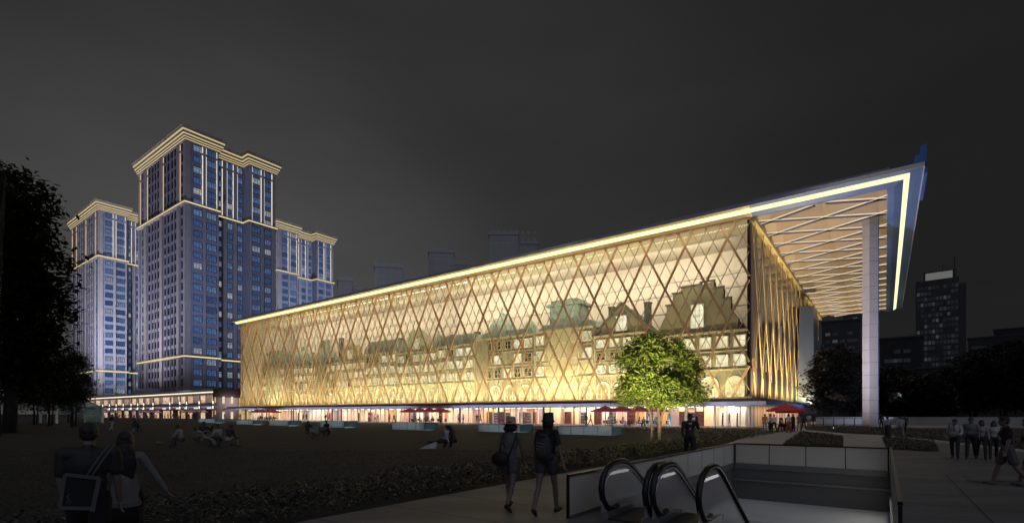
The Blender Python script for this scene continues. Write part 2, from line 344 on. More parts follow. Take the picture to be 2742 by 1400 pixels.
# --- end wall: dark glazing behind gold slats, a tall slanting steel portal
m = MB(); m.box(-.3, .1, ZF, 0, 78.5, ZT - .05); m.build('end_glazing', M_darkglass, hall)
m = MB(); m.box(.02, .12, ZF, .16, 3.6, ZT - .1); m.build('corner_panel', mat('brown_corner_panel', (.14, .10, .10), .4, 0, .5, .8, stretch=(1, 2, .15)), hall)
rng = random.Random(3)
for k in range(34):
    y = 4 + k * 2.2; z0 = rng.uniform(4, 20); m = MB(); m.box(.01, y, z0, .05, y + rng.uniform(.2, .6), z0 + rng.uniform(1.5, 5)); m.build('end_glint', mat('pale_glint', (.30, .30, .36), .3, 0, .4, 1.5), hall)  # pale strips painted as glints and reflections on the dark end glass
m = MB(); lattice(m, 0.2, 78.2, ZF + .1, ZT - .6, PER, .33, .5, 24.36, lambda x, z, s: (.40 + .07 * s, x, z), .26, .10, (1, 0, 0)); m.build('end_lattice', M_goldslat, hall)
m = MB()
zt = 22.9
m.add([(.3, 41, ZF - .4), (3.0, 43, ZF - .4), (2.6, 56, ZF - .4), (.3, 56, ZF - .4), (.3, 44, zt), (2.4, 46, zt), (2.4, 54, zt), (.3, 54, zt)],
      [(0,3,2,1),(4,5,6,7),(0,1,5,4),(1,2,6,5),(2,3,7,6),(3,0,4,7)])
m.build('portal', M_steel, hall)
m = MB(); m.add([(3.04, 43.1, ZF - .3), (2.75, 52, ZF - .3), (2.5, 47.2, zt - 3)], [(0,1,2)]); m.build('portal_panel', mat('portal_pale', (.50, .55, .60), .4, .2), hall)
# --- canopy over the ground floor
m = MB(); m.prism([(XL - 4.5, -3), (2.4, -3), (2.4, 62), (.1, 62), (.1, .0), (XL - 4.5, .0)], 2.80, 3.26); m.build('canopy', M_lav, hall)
m = MB(); m.prism([(XL - 4, -2.2), (1.7, -2.2), (1.7, 61), (.1, 61), (.1, .0), (XL - 4, .0)], 3.262, 3.64); m.build('canopy_upstand', M_sill, hall)
m = MB(); m.prism([(2.402, -2.98), (2.43, -2.98), (2.43, 62.02), (2.402, 62.02)], 2.79, 3.27); m.build('canopy_side_edge', M_blue, hall)
m = MB(); m.box(XL, -.1, 3.642, .3, .1, 3.66); m.build('sill_strip', emis('sill_lamp', (1, .78, .36), .35), hall)
# --- ground floor shops: glass, mullions, floor, back wall of many panels
m = MB(); m.box(XL, .18, .12, -.1, .21, 2.8); m.build('shop_glass', M_shopglass, hall)
m = MB(); m.box(XL, .0, .0, 0, 7, .1); m.build('shop_floor', mat('shop_floor_stone', (.32, .28, .23), .8, 0, .1, 1), hall)
rng = random.Random(11); x = XL
M_mul = [mat('cream_mullion', (.80, .70, .54), .5), mat('dark_mullion', (.10, .08, .09), .5)]
while x < -.3:
    w = .09 if rng.random() < .8 else .28
    m = MB(); m.box(x, .05, .1, x + w, .32, 2.8); m.build('mullion', M_mul[0 if rng.random() < .62 else 1], hall); x += rng.choice([1.1, 1.35, 1.35, 1.6, 2.2])
m = MB(); m.box(-.12, .05, .1, 0, .32, 2.8); m.build('mullion', M_mul[0], hall)
x = XL; m = MB()
while x < -.3:
    w = rng.choice([.5, .8, 1.2, 1.8, 2.6]); w = min(w, -.2 - x)
    t = (x - XL) / 131
    mi = rng.choices([0, 1, 2, 3, 4, 5], [4, 3, 2, 1.3, 1.2, 2])[0]
    if x > -7: mi = 1
    m.box(x, 4.0 + rng.uniform(-1.2, 1.2), .1, x + w - .02, 6.6, 2.8, mi); x += w
m.build('shop_back_wall', [mat('shop_cream', (.78, .62, .42), .6, 0, .25, 2, stretch=(3, 1, .3)), mat('shop_white', (.80, .76, .72), .6, 0, .1, 2), mat('shop_pinkish', (.62, .42, .36), .6, 0, .25, 2, stretch=(3, 1, .3)),
    mat('shop_red', (.50, .13, .07), .6, 0, .3, 2), mat('shop_mauve', (.26, .20, .22), .6, 0, .2, 1), mat('shop_amber', (.70, .42, .15), .6, 0, .35, 2, stretch=(2, 1, .4))], hall)
m = MB(); m.box(XL, .35, 2.72, -.2, 6.6, 2.79); m.build('shop_ceiling', M_white, hall)
m = MB(); x = XL + 1
while x < -1: m.box(x, 1.2, 2.66, x + 1.2, 1.35, 2.70); m.box(x, 3.2, 2.66, x + 1.2, 3.35, 2.70); x += 2.4
m.build('shop_light', emis('shop_lamp', (1, .88, .70), 6), hall)
# --- ground floor of the end wall: glowing curtains
m = MB(); m.box(-.2, .4, 0, .0, 44, 2.8, 0)
rng = random.Random(5); y = .6
while y < 44:
    w = rng.uniform(.35, 1.3); m.box(0, y, .05, rng.uniform(.03, .08), y + w - .02, 2.79, rng.choice([1, 2, 2, 3, 4, 5])); y += w
m.build('end_curtain', [M_mauve, mat('curtain_cream', (.80, .64, .42), .7, 0, .2, 2, stretch=(1, 4, .3)), mat('curtain_gold', (.70, .50, .24), .7, 0, .2, 2, stretch=(1, 4, .3)), mat('curtain_rose', (.55, .24, .18), .7, 0, .2, 2, stretch=(1, 4, .3)), mat('curtain_mauve', (.40, .30, .40), .7, 0, .2, 2), M_white], hall)
# --- the great column under the roof corner: a square pillar set on its edge, clad in panels
c = to_local(at_depth(2330, 65.5)); s = 1.18
m = MB(); mj = MB(); z = 0.0; ang = R(45 - 4)
def rot(x, y): a = ang; return (c.x + x * math.cos(a) - y * math.sin(a), c.y + x * math.sin(a) + y * math.cos(a))
sq = lambda h: [rot(-h, -h), rot(h, -h), rot(h, h), rot(-h, h)]
mj.prism(sq(s / 2 - .03), 0, ZT + .3); z = .25; m.prism(sq(s / 2), 0, .22)
while z < ZT + .3:
    z1 = min(z + 1.62, ZT + .3); m.prism(sq(s / 2), z, z1 - .035); z = z1
col = m.build('column', M_column, hall); mj.build('column_joint', M_joint, col)
m = MB(); p = rot(s / 2 + .06, -s / 2 + .1); q = rot(s / 2 + .06, s / 2 - .1); m.prism([rot(s/2 + .003, -s/2 + .05), rot(s/2 + .16, -s/2 + .05), rot(s/2 + .16, s/2), rot(s/2 + .003, s/2)], .3, ZT + .2); m.build('column_back_panel', M_blue, col)

# ================================================================== the old street fronts inside the glass hall
M_stone = [mat('olive_stone', (.25, .23, .16), .8, 0, .25, .5, .3, 6), mat('grey_stone', (.28, .265, .20), .8, 0, .25, .5, .3, 6), mat('green_stone', (.44, .48, .36), .8, 0, .25, .5, .3, 6), mat('ochre_stone', (.48, .42, .29), .8, 0, .25, .5, .3, 6)]
M_copper = mat('green_copper', (.27, .36, .33), .6, .1, .3, .8, .2)
M_slate = mat('dark_slate', (.11, .12, .11), .7, 0, .3, 1.5, .2)
M_trim = mat('stone_trim', (.46, .42, .32), .7, 0, .2, 1)
M_litpane = emis('lit_pane', (1, .93, .72), 1.0, [(0, (.75, .66, .38)), (.35, (1.0, .90, .58)), (.7, (1.0, .96, .74)), (1, (.55, .50, .32))], 'object')
M_archpane = emis('lit_arch', (1, .86, .45), 1.0, [(0, (1.0, .80, .30)), (.5, (1.1, .92, .45)), (1, (.8, .62, .2))], 'object')
M_darkpane = mat('dark_pane', (.05, .06, .055), .15)
M_muntin = mat('white_muntin', (.78, .75, .66), .5)
YH = 5.6                      # how far behind the glass the fronts stand
WIN = {}
def window_meshes(w, h, arch, lit):
    k = (w, h, arch, lit)
    if k not in WIN:
        f, p = MB(), MB(); t = .12
        f.box(-w/2 - t, -.16, 0, -w/2, .05, h); f.box(w/2, -.16, 0, w/2 + t, .05, h); f.box(-w/2 - t, -.2, -t, w/2 + t, .05, 0)
        n = max(2, round(w / .65)); mrow = max(2, round(h / .8))
        for i in range(1, n): f.box(-w/2 + w*i/n - .035, -.12, 0, -w/2 + w*i/n + .035, .02, h)
        for i in range(1, mrow): f.box(-w/2, -.11, h*i/mrow - .03, w/2, .02, h*i/mrow + .03)
        if arch:
            pts = [(w/2 * math.cos(a), h + w/2 * math.sin(a)) for a in [math.pi * i / 10 for i in range(11)]]
            for a, b in zip(pts, pts[1:]): f.bar((a[0], -.1, a[1]), (b[0], -.1, b[1]), .2, .24, (0, 1, 0))
            p.add([(-w/2, -.03, 0), (w/2, -.03, 0)] + [(x, -.03, z) for x, z in pts], [tuple(range(13))])
        else:
            f.box(-w/2 - t, -.18, h, w/2 + t, .05, h + t); p.quad((-w/2, -.03, 0), (w/2, -.03, 0), (w/2, -.03, h), (-w/2, -.03, h))
        WIN[k] = (f.mesh('window_frame', M_muntin if lit else M_trim), p.mesh('pane', M_archpane if arch else (M_litpane if lit else M_darkpane)))
    return WIN[k]
def add_window(parent, x, y, z, w, h, arch=False, lit=True):
    fm, pm = window_meshes(w, h, arch, lit)
    o = bpy.data.objects.new('arched_window' if arch else 'window', fm); COL.objects.link(o); o.parent = parent; o.location = (x, y, z)
    q = bpy.data.objects.new('pane', pm); COL.objects.link(q); q.parent = o
    return o
def dome(mb, x, y, z, rx, h, mi=0):
    prof = [(1.12, 0), (1.12, .12), (1.0, .14), (.97, .35), (.86, .58), (.66, .78), (.4, .92), (.16, .98), (.16, 1.12), (.02, 1.2)]
    mb.lathe([(r * rx, t * h) for r, t in prof], 16, (x, y, z), mi)
def house(x0, x1, style, label, stone, eave, top, lit=1.0, floors=3):
    w = x1 - x0; cx = (x0 + x1) / 2; rng = random.Random(int(-x0 * 10))
    h = thing('heritage_house', label, 'old house', W(cx, YH, ZF), RZ, 'old street fronts inside the hall')
    sm = M_stone[stone]; m = MB(); e = eave - ZF; t = top - ZF
    r = MB(); dep = 6.0
    if style == 'stepped':
        st = [(-w/2, 0), (w/2, 0), (w/2, e), (w*.40, e), (w*.40, e + .22*(t-e)), (w*.33, e + .42*(t-e)), (w*.33, e + .62*(t-e)), (w*.26, e + .62*(t-e)), (w*.26, e + .85*(t-e)), (w*.17, e + .85*(t-e)), (w*.17, t), (.5, t - .3), (-.5, t - .3), (-w*.17, t), (-w*.17, e + .85*(t-e)), (-w*.26, e + .85*(t-e)), (-w*.26, e + .62*(t-e)), (-w*.33, e + .62*(t-e)), (-w*.33, e + .42*(t-e)), (-w*.40, e + .22*(t-e)), (-w*.40, e), (-w/2, e)]
        m.xzprism(st, 0, 1.0); r.xzprism([(-w/2, e), (w/2, e), (0, t - 1)], 1.1, dep)
        c = MB()
        for (a, b), (c2, d) in zip(st[3:-2], st[4:-1]):
            if abs(d - b) < .35: c.box(min(a, c2) - .15, -.2, b, max(a, c2) + .15, .2, b + .22)
        c.build('coping', M_slate, h)
    elif style == 'gable':
        m.xzprism([(-w/2, 0), (w/2, 0), (w/2, e), (0, t), (-w/2, e)], 0, 1.0)
        for s in (-1, 1): r.bar((s * (w/2 + .3), .3, e - .1), (0, .3, t + .15), 1.2, .3, (0, 0, 1))
        r.xzprism([(-w/2, e), (w/2, e), (0, t - .2)], 1.1, dep)
    elif style == 'curved':
        st = [(-w/2, 0), (w/2, 0), (w/2, e)] + [(w * .32 * math.cos(a), e + .1 + (t - e) * math.sin(a)) for a in [math.pi * i / 14 for i in range(15)]] + [(-w/2, e)]
        m.xzprism(st, 0, 1.0); dome(r, -w*.36, 2.2, e, w*.10, (t-e)*.8); dome(r, w*.36, 2.2, e, w*.10, (t-e)*.8)
        r.box(-w/2, 1.1, e, w/2, dep, e + .5)
    elif style == 'dome':
        m.box(-w/2, 0, 0, w/2, 1.0, e); m.box(-w/2 + .4, -.25, 0, -w/2 + 3.4, 0, e)
        dome(r, -w*.18, 3.2, e, min(w*.24, 3.0), t - e); dome(r, w*.3, 3.0, e, 1.3, (t - e) * .7); r.xzprism([(-w/2, e), (w/2, e), (w/2 - 1.5, e + 1.4), (-w/2 + 1.5, e + 1.4)], 1.2, dep)
    elif style == 'turret':
        m.box(-w/2, 0, 0, w/2, 1.0, e); m.box(-2.2, -.5, 0, 2.2, 0, e + .6)
        r.add([(-2.5, -.8, e + .6), (2.5, -.8, e + .6), (2.5, 4, e + .6), (-2.5, 4, e + .6), (-.35, 1.2, t - .8), (.35, 1.2, t - .8), (.35, 1.9, t - .8), (-.35, 1.9, t - .8)], [(0,1,5,4),(1,2,6,5),(2,3,7,6),(3,0,4,7),(4,5,6,7)])
        r.box(-.5, 1.0, t - .8, .5, 2.1, t); r.xzprism([(-w/2, e), (w/2, e), (w/2 - 2, e + 1.8), (-w/2 + 2, e + 1.8)], 1.1, dep)
    elif style == 'tower':
        m.box(-w/2, 0, 0, w/2, 1.0, e); m.box(-w*.26, -.2, 0, w*.26, 0, e + .3)
        r.box(-w*.24, .2, e + .3, w*.24, 4, t - 1.0); r.box(-w*.29, -.2, t - 1.0, w*.29, 4.4, t - .55); r.box(-w*.22, .3, t - .55, w*.22, 3.8, t)
        for s in (-1, 0, 1): r.ell((s * w * .13, .15, (e + t) / 2 - .1), (w*.045, .12, (t - e) * .14), 8)
        r.xzprism([(-w/2, e), (w/2, e), (w/2 - 1, e + 1.3), (-w/2 + 1, e + 1.3)], 1.1, dep)
    elif style == 'flat':
        m.box(-w/2, 0, 0, w/2, 1.0, e)
        r.xzprism([(-w/2, e), (w/2, e), (w/2 - .8, t), (-w/2 + .8, t)], .4, dep)
    m.build('wall', sm, h)
    rf = r.build('roof', M_copper if style in ('dome', 'turret', 'tower', 'curved', 'flat') else M_slate, h)
    if style in ('gable', 'flat', 'turret'):
        c = MB()
        for xx in (-w*.32, w*.34): c.box(xx - .45, 2.5, e, xx + .45, 3.4, e + (t - e) * .9 + .6); c.box(xx - .55, 2.4, e + (t-e)*.9 + .6, xx + .55, 3.5, e + (t-e)*.9 + .8)
        c.build('chimney', M_slate, rf)
    tr = MB()
    a_h = 4.0; fh = (e - a_h - .3) / floors
    tr.box(-w/2 + .02, -.3, a_h, w/2 - .02, 0.02, a_h + .22)
    for k in range(1, floors): tr.box(-w/2 + .02, -.16, a_h + k*fh + .05, w/2 - .02, .02, a_h + k*fh + .2)
    tr.box(-w/2 - .05, -.35, e - .25, w/2 + .05, .02, e + .05)
    tr.box(-w/2 - .06, -.12, 0, -w/2 + .18, .0, e)
    tr.build('moulding', M_trim, h)
    na = max(2, round(w / 3.3)); st = w / na
    for i in range(na): add_window(h, -w/2 + st * (i + .5), 0, .25, st * .66, 1.75, True, True)
    nw = max(3, round(w / 2.5)); st = w / nw
    for k in range(floors):
        for i in range(nw):
            if rng.random() < .05: continue
            add_window(h, -w/2 + st * (i + .5), -.02, a_h + k * fh + fh * .27, round(st * .6, 1), round(fh * .52, 1), False, rng.random() < lit)
    if style in ('stepped', 'gable', 'curved'): add_window(h, 0, -.02, e + (t - e) * .12, 1.7, round((t - e) * .45, 1), False, True)
    return h
house(-15.0, -1.2, 'stepped', 'olive stone house with tall stepped gable beside the right glass corner', 0, 13.4, 20.6, .95, 2)
house(-24.6, -15.2, 'gable', 'grey house with plain pointed gable directly behind the leafy green tree', 1, 14.4, 19.2, .6)
house(-36.5, -24.8, 'tower', 'ochre house crowned by a broad flat topped green attic with oval openings', 3, 16.2, 21.3, .95)
house(-50.5, -36.7, 'dome', 'grey house with dark windows and one large green dome', 1, 16.0, 20.6, .35)
house(-60.5, -50.7, 'flat', 'pale green house with a long low sloping attic between two domed houses', 2, 15.4, 17.6, .9)
house(-73.0, -60.7, 'curved', 'green stone house with rounded gable flanked by two small domes', 2, 15.0, 19.6, .9)
house(-84.0, -73.2, 'flat', 'long plain greenish house with lit rows and a low copper attic', 2, 15.6, 18.4, .8)
house(-95.5, -84.2, 'curved', 'ochre house with rounded gable, next right of the pyramid roofed turret', 3, 14.4, 18.8, .9)
house(-107.5, -95.7, 'turret', 'stone house with steep pyramid turret roof in the hall\'s left half', 0, 14.2, 20.8, .85)
house(-119.0, -107.7, 'dome', 'olive house with rounded dome close to the hall\'s left end', 0, 14.4, 19.2, .85)
house(-131.0, -119.2, 'tower', 'leftmost old house, topped by a green balustraded attic', 2, 14.6, 19.4, .85)
# ================================================================== residential towers
M_tw = mat('tower_wall', (.22, .22, .25), .75, 0, .10, .3)
M_pil = mat('tower_pilaster', (.30, .26, .23), .7, 0, .12, .3)
M_corn = mat('tower_cornice', (.30, .24, .15), .6, 0, .08, .4)
M_band = emis('tower_band_lamp', (1, .82, .44), .95)
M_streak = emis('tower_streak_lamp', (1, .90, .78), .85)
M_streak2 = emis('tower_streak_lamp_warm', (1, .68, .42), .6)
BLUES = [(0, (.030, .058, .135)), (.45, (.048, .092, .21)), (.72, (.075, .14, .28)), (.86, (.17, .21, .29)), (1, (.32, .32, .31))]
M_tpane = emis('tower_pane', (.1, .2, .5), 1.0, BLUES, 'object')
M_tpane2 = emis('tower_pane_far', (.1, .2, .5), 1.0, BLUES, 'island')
M_tdark = mat('tower_dark_pane', (.020, .020, .030), .12)
M_tframe = mat('tower_window_frame', (.03, .035, .06), .4)
FOOT = [(-50, 0), (0, 0), (0, 12), (-5.2, 12), (-5.2, 25.1), (0, 25.1), (0, 36.4), (-50, 36.4)]
def off(poly, d):
    n = len(poly); out = []
    for i in range(n):
        a, b, c = poly[i-1], poly[i], poly[(i+1) % n]
        n1 = ((b[1]-a[1]), -(b[0]-a[0])); n2 = ((c[1]-b[1]), -(c[0]-b[0]))
        f = lambda v: (v[0] / (abs(v[0]) + abs(v[1])), v[1] / (abs(v[0]) + abs(v[1])))
        n1, n2 = f(n1), f(n2); out.append((b[0] + d*(n1[0]+n2[0]), b[1] + d*(n1[1]+n2[1])))
    return out
TZ = 116.0; ZB1, ZB2 = 85.3, 24.3; FL = 4.28
NF = 26
def towerwin(mb_f, mb_p, ax, a0, a1, o, z, h, side):
    """side 'r': on the plane x=o looking +x, spanning y a0..a1; side 'l': on the plane y=o looking -y."""
    t = .22
    P = (lambda a, d, zz: (o + d, a, zz)) if side == 'r' else (lambda a, d, zz: (a, o - d, zz))
    def bx(b0, b1, d0, d1, z0, z1):
        p, q = P(b0, d0, z0), P(b1, d1, z1); mb_f.box(*p, *q)
    bx(a0, a1, .02, .16, z, z + .14); bx(a0, a1, .02, .16, z + h - .14, z + h); bx(a0, a0 + .14, .02, .16, z + .14, z + h - .14); bx(a1 - .14, a1, .02, .16, z + .14, z + h - .14)
    n = max(1, round((a1 - a0) / 1.1))
    for i in range(1, n): b = a0 + (a1 - a0) * i / n; bx(b - .06, b + .06, .03, .14, z + .14, z + h - .14)
    if a1 - a0 > 1.2: bx(a0 + .14, a1 - .14, .03, .13, z + h * .68, z + h * .68 + .12)
    c = [P(a0, .05, z), P(a1, .05, z), P(a1, .05, z + h), P(a0, .05, z + h)]
    mb_p.quad(*c)
RC = [(2.5, 5.9, 0), (7.4, 11.3, 0), (14.4, 15.7, -5.2), (17.9, 20.2, -5.2), (22.2, 24.4, -5.2), (26.0, 29.6, 0), (31.5, 34.5, 0)]
LC = [(44, 46), (36.8, 38.8), (33, 34.8), (29.8, 31.4), (26.4, 28.4), (19.3, 21.2), (15.8, 17.7), (11.8, 13.9), (8.8, 10.7), (1.8, 4.2)]
def make_tower(label, loc, seed):
    t = thing('apartment_tower', label, 'tower', loc, RZ, 'apartment towers beyond the shops')
    m = MB(); m.prism(FOOT, 0, TZ - 5.2); m.build('wall', M_tw, t)
    PL = [(-b, -d, -a, 0) for a, b, d in ((0, 1.6, .5), (5.3, 7.6, .7), (22.4, 25.2, .7), (40, 43, .7), (48.6, 50, .5))]
    PL += [(-b - .22, -.4, -b + .22, 0) for b in (14.8, 18.5, 32.2, 35.6, 11.2, 29.0)]
    PL += [(o, a, o + .55, b) for a, b, o in ((0.02, 1.5, 0), (6.2, 7.1, 0), (11.5, 11.98, 0), (16.0, 17.6, -5.2), (20.5, 21.9, -5.2), (25.15, 25.8, 0), (30.1, 31.1, 0), (35.0, 36.38, 0))]
    for xa, ya, xb, yb in PL: m = MB(); m.box(xa, ya, 0, xb, yb, TZ - 6.2); m.build('pilaster', M_pil, t)
    for zb in (ZB1, ZB2):
        m = MB(); m.prism(off(FOOT, 1.0), zb - .35, zb); m.prism(off(FOOT, 1.15), zb + .5, zb + .85); b = m.build('string_course', M_corn, t)
        m = MB(); m.prism(off(FOOT, .85), zb + .003, zb + .497); m.build('band_light', M_band, b)
    m = MB()
    for d, a, b in ((.6, 6.2, 5.7), (.9, 5.4, 4.9), (1.3, 4.6, 4.0), (1.7, 3.6, 2.7), (2.2, 2.2, 1.5), (2.5, 1.5, 1.0)): m.prism(off(FOOT, d), TZ - a, TZ - b - .003)
    cn = m.build('cornice', M_corn, t)
    m = MB()
    for d, a, b in ((.7, 5.7, 5.4), (1.0, 4.9, 4.6), (1.5, 4.0, 3.6), (1.9, 2.7, 2.2)): m.prism(off(FOOT, d), TZ - a, TZ - b)
    m.build('cornice_light', emis('cornice_lamp', (1, .80, .42), .62), cn)
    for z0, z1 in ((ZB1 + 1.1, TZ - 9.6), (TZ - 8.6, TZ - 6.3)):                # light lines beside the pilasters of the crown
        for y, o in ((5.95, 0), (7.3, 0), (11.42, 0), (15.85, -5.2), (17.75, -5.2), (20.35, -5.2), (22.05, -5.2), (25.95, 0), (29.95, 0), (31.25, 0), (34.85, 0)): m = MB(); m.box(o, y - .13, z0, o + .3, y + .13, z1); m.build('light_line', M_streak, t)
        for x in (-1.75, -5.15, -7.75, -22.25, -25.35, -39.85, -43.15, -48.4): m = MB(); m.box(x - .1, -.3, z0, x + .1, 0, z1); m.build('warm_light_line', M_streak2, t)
    # the big windows of the right face are parts, the hundreds of slits in the left face are one
    cols = [0, 1, 5, 6]; k = 0
    farf, farp, slitf, slitp = MB(), MB(), MB(), MB()
    for ci, (a, b, o) in enumerate(RC):
        proto = None
        for f in range(NF):
            z = TZ - 9.0 - FL * f
            if z < 4: continue
            if ci in cols and f < 25:
                if proto is None:
                    if ci not in TWIN:
                        fm, pm = MB(), MB(); towerwin(fm, pm, 0, a, b, o, 0, 2.6, 'r'); TWIN[ci] = (fm.mesh('window_frame', M_tframe), pm.mesh('pane', M_tpane))
                    proto = TWIN[ci]
                w = bpy.data.objects.new('window', proto[0]); COL.objects.link(w); w.parent = t; w.location = (0, 0, z)
                q = bpy.data.objects.new('pane', proto[1]); COL.objects.link(q); q.parent = w
            else: towerwin(farf, farp, 0, a, b, o, z, 2.6, 'r')
    for a, b in LC:
        for f in range(NF): 
            z = TZ - 9.2 - FL * f
            if z > 2: towerwin(slitf, slitp, 0, -b, -a, 0, z, 3.0, 'l')
    g = farf.build('narrow_window', M_tframe, t); g['kind'] = 'stuff'; farp.build('pane', M_tpane2, g)
    g = slitf.build('slit_window', M_tframe, t); g['kind'] = 'stuff'; slitp.build('pane', M_tdark, g)
    return t
TWIN = {}
T1 = make_tower('tallest looking apartment tower with gold cornice, in the middle of the three', W(-209.5, 15.7), 1)
dup(T1, W(-323.3, 17.5), RZ, 'apartment tower on the left, partly behind the dark tree and the middle tower')
dup(T1, W(-272.6, 88.4), RZ, 'bluish apartment tower farthest right, rising behind the glass hall')

# ================================================================== two-storey shop terrace in front of the towers
PX0, PX1, PY, PH = -302.0, -155.5, 3.25, 9.6
pod = thing('shop_terrace', 'long two storey shop terrace with lit eaves line and uplit columns', 'shops', W(0, PY), RZ)
M_pw = mat('terrace_mauve', (.34, .27, .29), .7, 0, .12, .8)
M_pcream = mat('terrace_fascia', (.52, .46, .44), .6, 0, .08, .5)
m = MB(); m.box(PX0, 2.0, 0, PX1 - .3, 12, PH - 1.3, 0); m.build('wall', M_pw, pod)
m = MB(); m.box(PX0, -.6, PH - .9, PX1, 12.4, PH); rf = m.build('roof', M_pcream, pod)
m = MB(); m.box(PX0, -.72, PH - 1.2, PX1 - .05, -.35, PH - .92); m.build('eaves_light', emis('eaves_lamp', (1, .87, .62), 1.5), rf)
m = MB(); m.box(PX0, -.3, PH - 1.3, PX1 - .1, 2, PH - 1.21); m.build('eaves_soffit', M_pcream, rf)
m = MB(); m.box(PX0, -.2, 4.25, PX1 - .2, 2, 5.25); m.build('balcony_band', mat('balcony_grey', (.42, .38, .37), .5, 0, .1, 1), pod)
m = MB(); m.box(PX0, .7, 3.0, PX1 - .2, 1.95, 4.2); m.build('sign_board', mat('sign_board_blue', (.14, .14, .24), .5), pod)
m = MB(); m.box(PX1 - .3, -.55, PH - 2.7, PX1 + .1, 26, PH - .02); m.build('end_fascia', mat('brown_fascia', (.045, .032, .032), .5), pod)
m = MB(); m.box(PX1 - .3, 0.4, 0, PX1 - .02, 7, PH - 2.7, 0); m.build('end_wall', M_pw, pod)
m = MB(); m.box(PX1 - .3, 7, 0, PX1 - .1, 26, PH - 2.7); m.build('end_window', emis('end_window_lamp', (1, .68, .26), .55), pod)
m = MB()
for y in (7.0, 9.5, 12, 14.5, 17, 19.5): m.box(PX1 - .1, y, 0, PX1 + .02, y + .25, PH - 2.7)
for z in (1.6, 3.3, 5.1): m.box(PX1 - .1, 7, z, PX1, 26, z + .14)
m.build('end_muntin', mat('brown_fascia', (.045, .032, .032)), pod)
for y0 in (2.2, 4.8):
    for z0 in (.1, 5.0): m = MB(); m.box(PX1 - .02, y0, z0, PX1 + .25, y0 + .6, z0 + 2.2); m.build('end_pilaster', emis('pilaster_lamp', (1, .86, .66), .8), pod)
# bays: a column with a lamp at each storey, windows above, a shop and its lit sign below
M_pcol = mat('terrace_column', (.22, .19, .19), .5)
M_lampc = emis('column_lamp', (1, .86, .60), 2.2)
M_pw1 = emis('terrace_window', (1, .75, .45), 1.0, [(0, (.75, .42, .18)), (.3, (.85, .60, .34)), (.6, (.95, .72, .50)), (.85, (.62, .30, .20)), (1, (.40, .26, .22))], 'object')
M_disp = mat('terrace_display', (.75, .66, .58), .6)
M_sign = emis('sign_letters', (.80, .86, 1), .95)
xs = [front_x(px, PY) for px in (574, 537, 503, 485, 458, 413, 388, 372, 354, 333, 314, 296, 278, 257, 240, 226, 214)]
def bay(xa, xb, i):
    w = xa - xb
    m = MB(); m.box(xa - .32, -.28, 0, xa, .1, PH - 1.3); c = m.build('column', M_pcol, pod)
    m = MB()
    for z in (3.35, 4.9): m.box(xa - .30, -.42, z, xa - .02, -.285, z + .85)
    m.build('column_lamp', M_lampc, c)
    rng = random.Random(i * 7 + 1)
    if w < 2.6: return
    ww = w * rng.uniform(.42, .72); o = xb + .5 + rng.uniform(.2, .9) * max(0, w - ww - 1.2)
    for z0, h, nm in ((5.3, 2.4, 'upper_window'), (.1, 2.75, 'shop_window')):
        f = MB(); f.box(o - .1, 1.86, z0, o, 2, z0 + h); f.box(o + ww, 1.86, z0, o + ww + .1, 2, z0 + h); f.box(o - .1, 1.86, z0 + h, o + ww + .1, 2, z0 + h + .12)
        n = max(2, round(ww / 1.3))
        for k in range(1, n): f.box(o + ww*k/n - .05, 1.9, z0, o + ww*k/n + .05, 2, z0 + h)
        q = f.build(nm, M_pcream, pod)
        p = MB(); p.quad((o, 1.98, z0), (o + ww, 1.98, z0), (o + ww, 1.98, z0 + h), (o, 1.98, z0 + h)); p.build('pane', M_pw1, q)
        for k in range(rng.choice([1, 2, 2, 3])):
            d = MB(); a = o + ww * k / 3 + rng.uniform(0, max(.05, ww / 3 - .6)); d.box(a, 1.55, z0, a + rng.uniform(.4, .6), 1.85, z0 + rng.uniform(.7, 1.5)); d.build('display_block', M_disp, q)
    sw = min(w * .62, 3.4); sx = xb + (w - sw) / 2; m = MB(); k = sx       # blurred white shop lettering: strokes without any readable word
    while k < sx + sw - .3:
        lw = .26; m.box(k, .58, 3.35, k + .08, .69, 3.85)
        t = rng.random()
        if t < .7: m.box(k + .085, .59, 3.35 if t < .35 else 3.77, k + lw, .68, 3.43 if t < .35 else 3.85)
        if t > .3: m.box(k + .085, .59, 3.56, k + lw - .04, .68, 3.63)
        k += lw + .09
    m.build('sign_lettering', M_sign, pod)
for i in range(len(xs) - 1): bay(xs[i], xs[i+1], i)
area('terrace_lamp', W((PX0 + PX1) / 2, PY + .6, 8.1), (146, 1.2), 1500, (1, .86, .74), gdir(0, .15, -1), 170)
area('terrace_lamp', W((PX0 + PX1) / 2, PY + .6, 4.1), (146, .6), 900, (1, .84, .70), gdir(0, .3, -1), 170)
area('terrace_end_lamp', W(PX1 + 4, PY + 5, 6), (3, 4), 160, (1, .80, .72), gdir(-1, 0, -.3), 150)
# louvred plant screen on the roof
scr = MB(); x = -246
while x < -226: scr.box(x, 6, PH, x + .5, 6.3, PH + 2.6); x += .75
scr.box(-246, 6.3, PH, -226, 9, PH + 2.5, 0)
o = scr.build('roof_screen', mat('screen_grey', (.40, .44, .52), .4, .2), None, loc=W(0, PY), rz=RZ); tag(o, 'pale louvred plant screen on the shop terrace roof before the left tower', 'roof screen')

